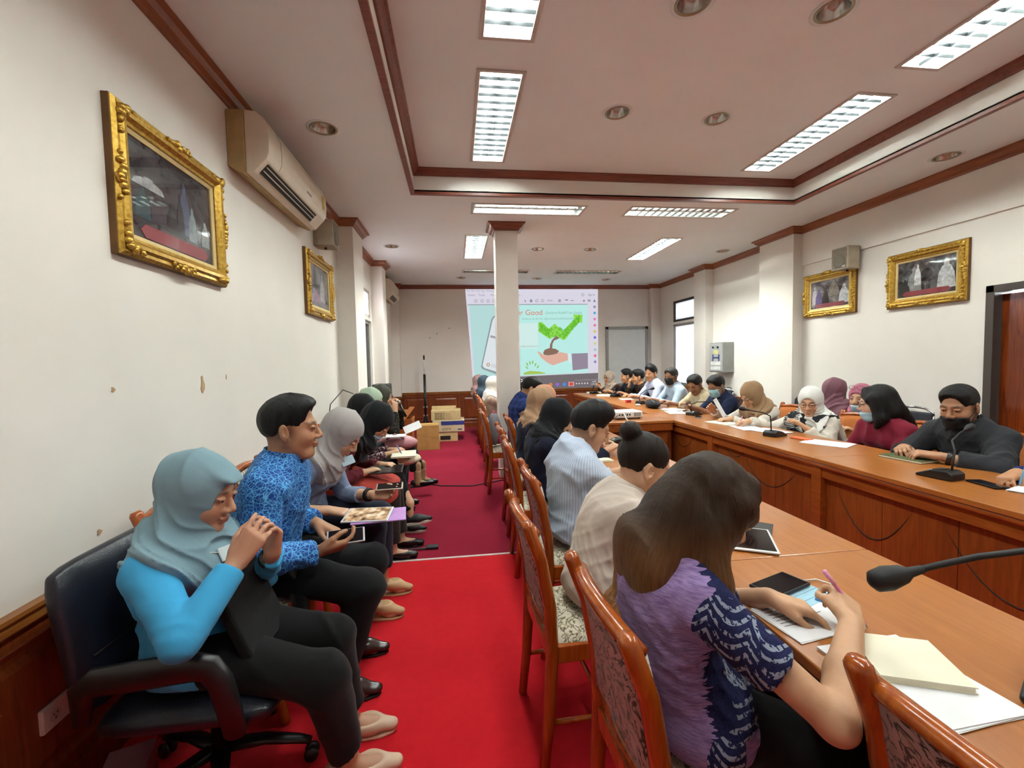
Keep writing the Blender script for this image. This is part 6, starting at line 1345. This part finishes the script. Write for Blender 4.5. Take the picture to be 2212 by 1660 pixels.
book('cream folder in front of the brown headscarf woman', (2.62, 4.08, ZT1), (.20, .28, .008), 16, M_cream, M_cream)
slab('paper_sheet', 'white sheet held up by the brown headscarf woman', 'paper', (2.79, 4.40, .87), (.21, .29, .0015), -38, M_paper, None, roty(math.radians(62)))
slab('paper_sheet', 'grey sheet held by the young man in navy', 'paper', (2.80, 4.98, .82), (.20, .28, .0015), -12, plain('#b9bac6', .8), None, roty(math.radians(22)))
phone('silver phone lying before the young man in navy', (2.64, 4.56, ZT1+.005), 60, None, '#9a9c9e')
book('open booklet in front of the man in cream shirt', (2.72, 5.25, ZT1), (.21, .24, .014), 18, plain('#7a8296', .6), M_paper, True)
sheets('sheets left of the open booklet on right table', (2.62, 5.02, ZT1), -14)
t = thing('soft_bag', 'black soft bag lying flat on the right table', 'bag', (2.62, 5.66, ZT1), math.radians(72))
MB().ell((0, 0, .045), (.24, .10, .05), None, 20, 10).build('bag_body', cloth('#111217'), t, True); MB().tube([(-.12, -.09, .06), (0, -.13, .05), (.12, -.09, .06)], .008, 8).build('handle', cloth('#111217'), t, True); MB().tube([(-.2, 0, .085), (0, .01, .097), (.2, 0, .085)], .004, 6).build('zip', M_alu, t, True)
slab('computer_mouse', 'white mouse beside the black bag', 'mouse', (2.50, 5.86, ZT1+.014), (.10, .055, .026), 80, plain('#d6d4cc', .4), None, None, .01)
slab('snack_box', 'small red box beside a microphone', 'box', (2.56, 6.36, ZT1+.02), (.07, .05, .04), 15, plain('#b9283a', .5))
book('open notebook in front of the lavender shirt man', (2.72, 6.85, ZT1), (.24, .2, .012), 80, plain('#8a8a80', .7), M_cream, True)
book('open notebook in front of the men in dark shirts', (2.66, 7.72, ZT1), (.40, .28, .012), 70, plain('#8a8a80', .7), M_cream, True)
book('pale notebook at the far table end', (2.68, 8.42, ZT1), (.21, .28, .012), 75, M_cream, M_cream)
# laps along the left wall
scr = NT('tablet_picture'); scr.b.inputs['Emission Color'].default_value = lin('#8a6a4a'); _v = scr.obj(); _c = scr.ramp(scr.noise(_v, 22, 3), [(.35, '#2f2a26'), (.5, '#a5825c'), (.65, '#cfc2a8')]); scr.l(_c, scr.b.inputs['Emission Color']); scr.b.inputs['Emission Strength'].default_value = .25; scr = scr.fin('#111111', .1)
phone('white tablet with a brown picture on the lap of the grey headscarf woman', (-.475, 2.345, .632), -4, rotx(.10), '#dcdce0', (.235, .165, .008), 'tablet', scr, 'tablet')
slab('folder', 'lilac folder under the white tablet', 'folder', (-.42, 2.36, .618), (.27, .20, .006), 6, plain('#b98ac9', .6))
phone('pale phone held over the tablet by the grey headscarf woman', (-.40, 2.60, .705), 4, rotx(.25), '#c9b9a8', (.15, .073, .008))
phone('silver phone in the hand of the batik shirt man', (-.475, 1.885, .70), 12, rotx(.55), '#b9b9bc', (.15, .073, .009))
phone('black tablet in orange cover on the coral tunic', (-.52, 3.24, .655), 2, rotx(.1), '#2b2320', (.24, .17, .008), 'tablet', None, 'tablet')
book('cream notebook on the lap of the floral blouse woman', (-.44, 3.66, .668), (.19, .24, .012), 4, M_cream, M_cream)
pen('blue pen of the floral blouse woman', (-.50, 3.68, .75), (-.46, 3.64, .69), '#2f4f9a')
t = thing('tote_bag', 'cream cloth bag on the lap under the notebook', 'bag', (-.46, 3.76, .58)); MB().ell((0, 0, .035), (.15, .13, .05), None, 18, 10).build('bag_body', cloth('#cfc4aa'), t, True); MB().tube([(-.05, -.12, .05), (0, -.16, .02), (.05, -.12, .05)], .007, 8).build('handle', cloth('#cfc4aa'), t, True)
t = thing('hand_bag', 'dusty pink handbag on the lap of the mint headscarf woman', 'bag', (-.58, 4.28, .60)); MB().ell((0, 0, .06), (.20, .12, .075), None, 20, 12).build('bag_body', plain('#b97f86', .5, 0, .08), t, True); MB().tube([(-.08, -.08, .11), (0, -.10, .16), (.08, -.08, .11)], .008, 8).build('handle', plain('#a86f76', .5), t, True); MB().tube([(-.17, 0, .105), (0, 0, .137), (.17, 0, .105)], .004, 6).build('zip', M_brass, t, True)
sheets('white booklet resting on the pink handbag', (-.58, 4.15, .745), 4, (.20, .14), 6); slab('paper_sheet', 'white sheet held up beyond the pink handbag', 'paper', (-.44, 4.40, .785), (.17, .12, .004), 10, M_paper, None, roty(-.35) @ rotx(.5))
t = thing('hand_microphone', 'black hand microphone held to the mouth of the olive headscarf woman', 'microphone', (-.615, 4.93, .93)); MB().tube([(.06, -.02, -.10), (.0, 0, .03)], .013, 12).build('handle', M_blackp, t, True); MB().ell((-.012, .004, .055), (.024, .024, .028), None, 14, 8).build('grille', M_alu, t, True)
t = thing('document_bag', 'flat black bag held on the lap of the light blue woman', 'bag', (-.70, 1.52, .62)); R_ = roty(math.radians(-22)); MB().box((0, 0, .02), (.035, .26, .30), R_).build('bag_body', cloth('#09090a'), t, bevel=.012, seg=3); MB().box(R_ @ np.array((.019, 0, .10)), (.004, .24, .09), R_).build('flap', cloth('#0c0c0e'), t, bevel=.001)
slab('carrier_bag', 'mauve paper bag standing under the office chair', 'bag', (-1.02, 1.40, .11), (.12, .20, .22), 20, plain('#8a5560', .8), None, None, .004)
t = thing('dropped_strap', 'black bag strap lying on the maroon carpet', 'strap', (-.33, 3.33, .012)); MB().tube([(-.10, -.04, 0), (-.03, .0, .006), (.05, .01, .0), (.09, .03, 0)], .012, 8, flat=.4).build('strap_band', M_blackr, t, True); MB().b2((.07, .0, -.008), (.16, .06, .008)).build('strap_end', M_blackr, t, bevel=.003)
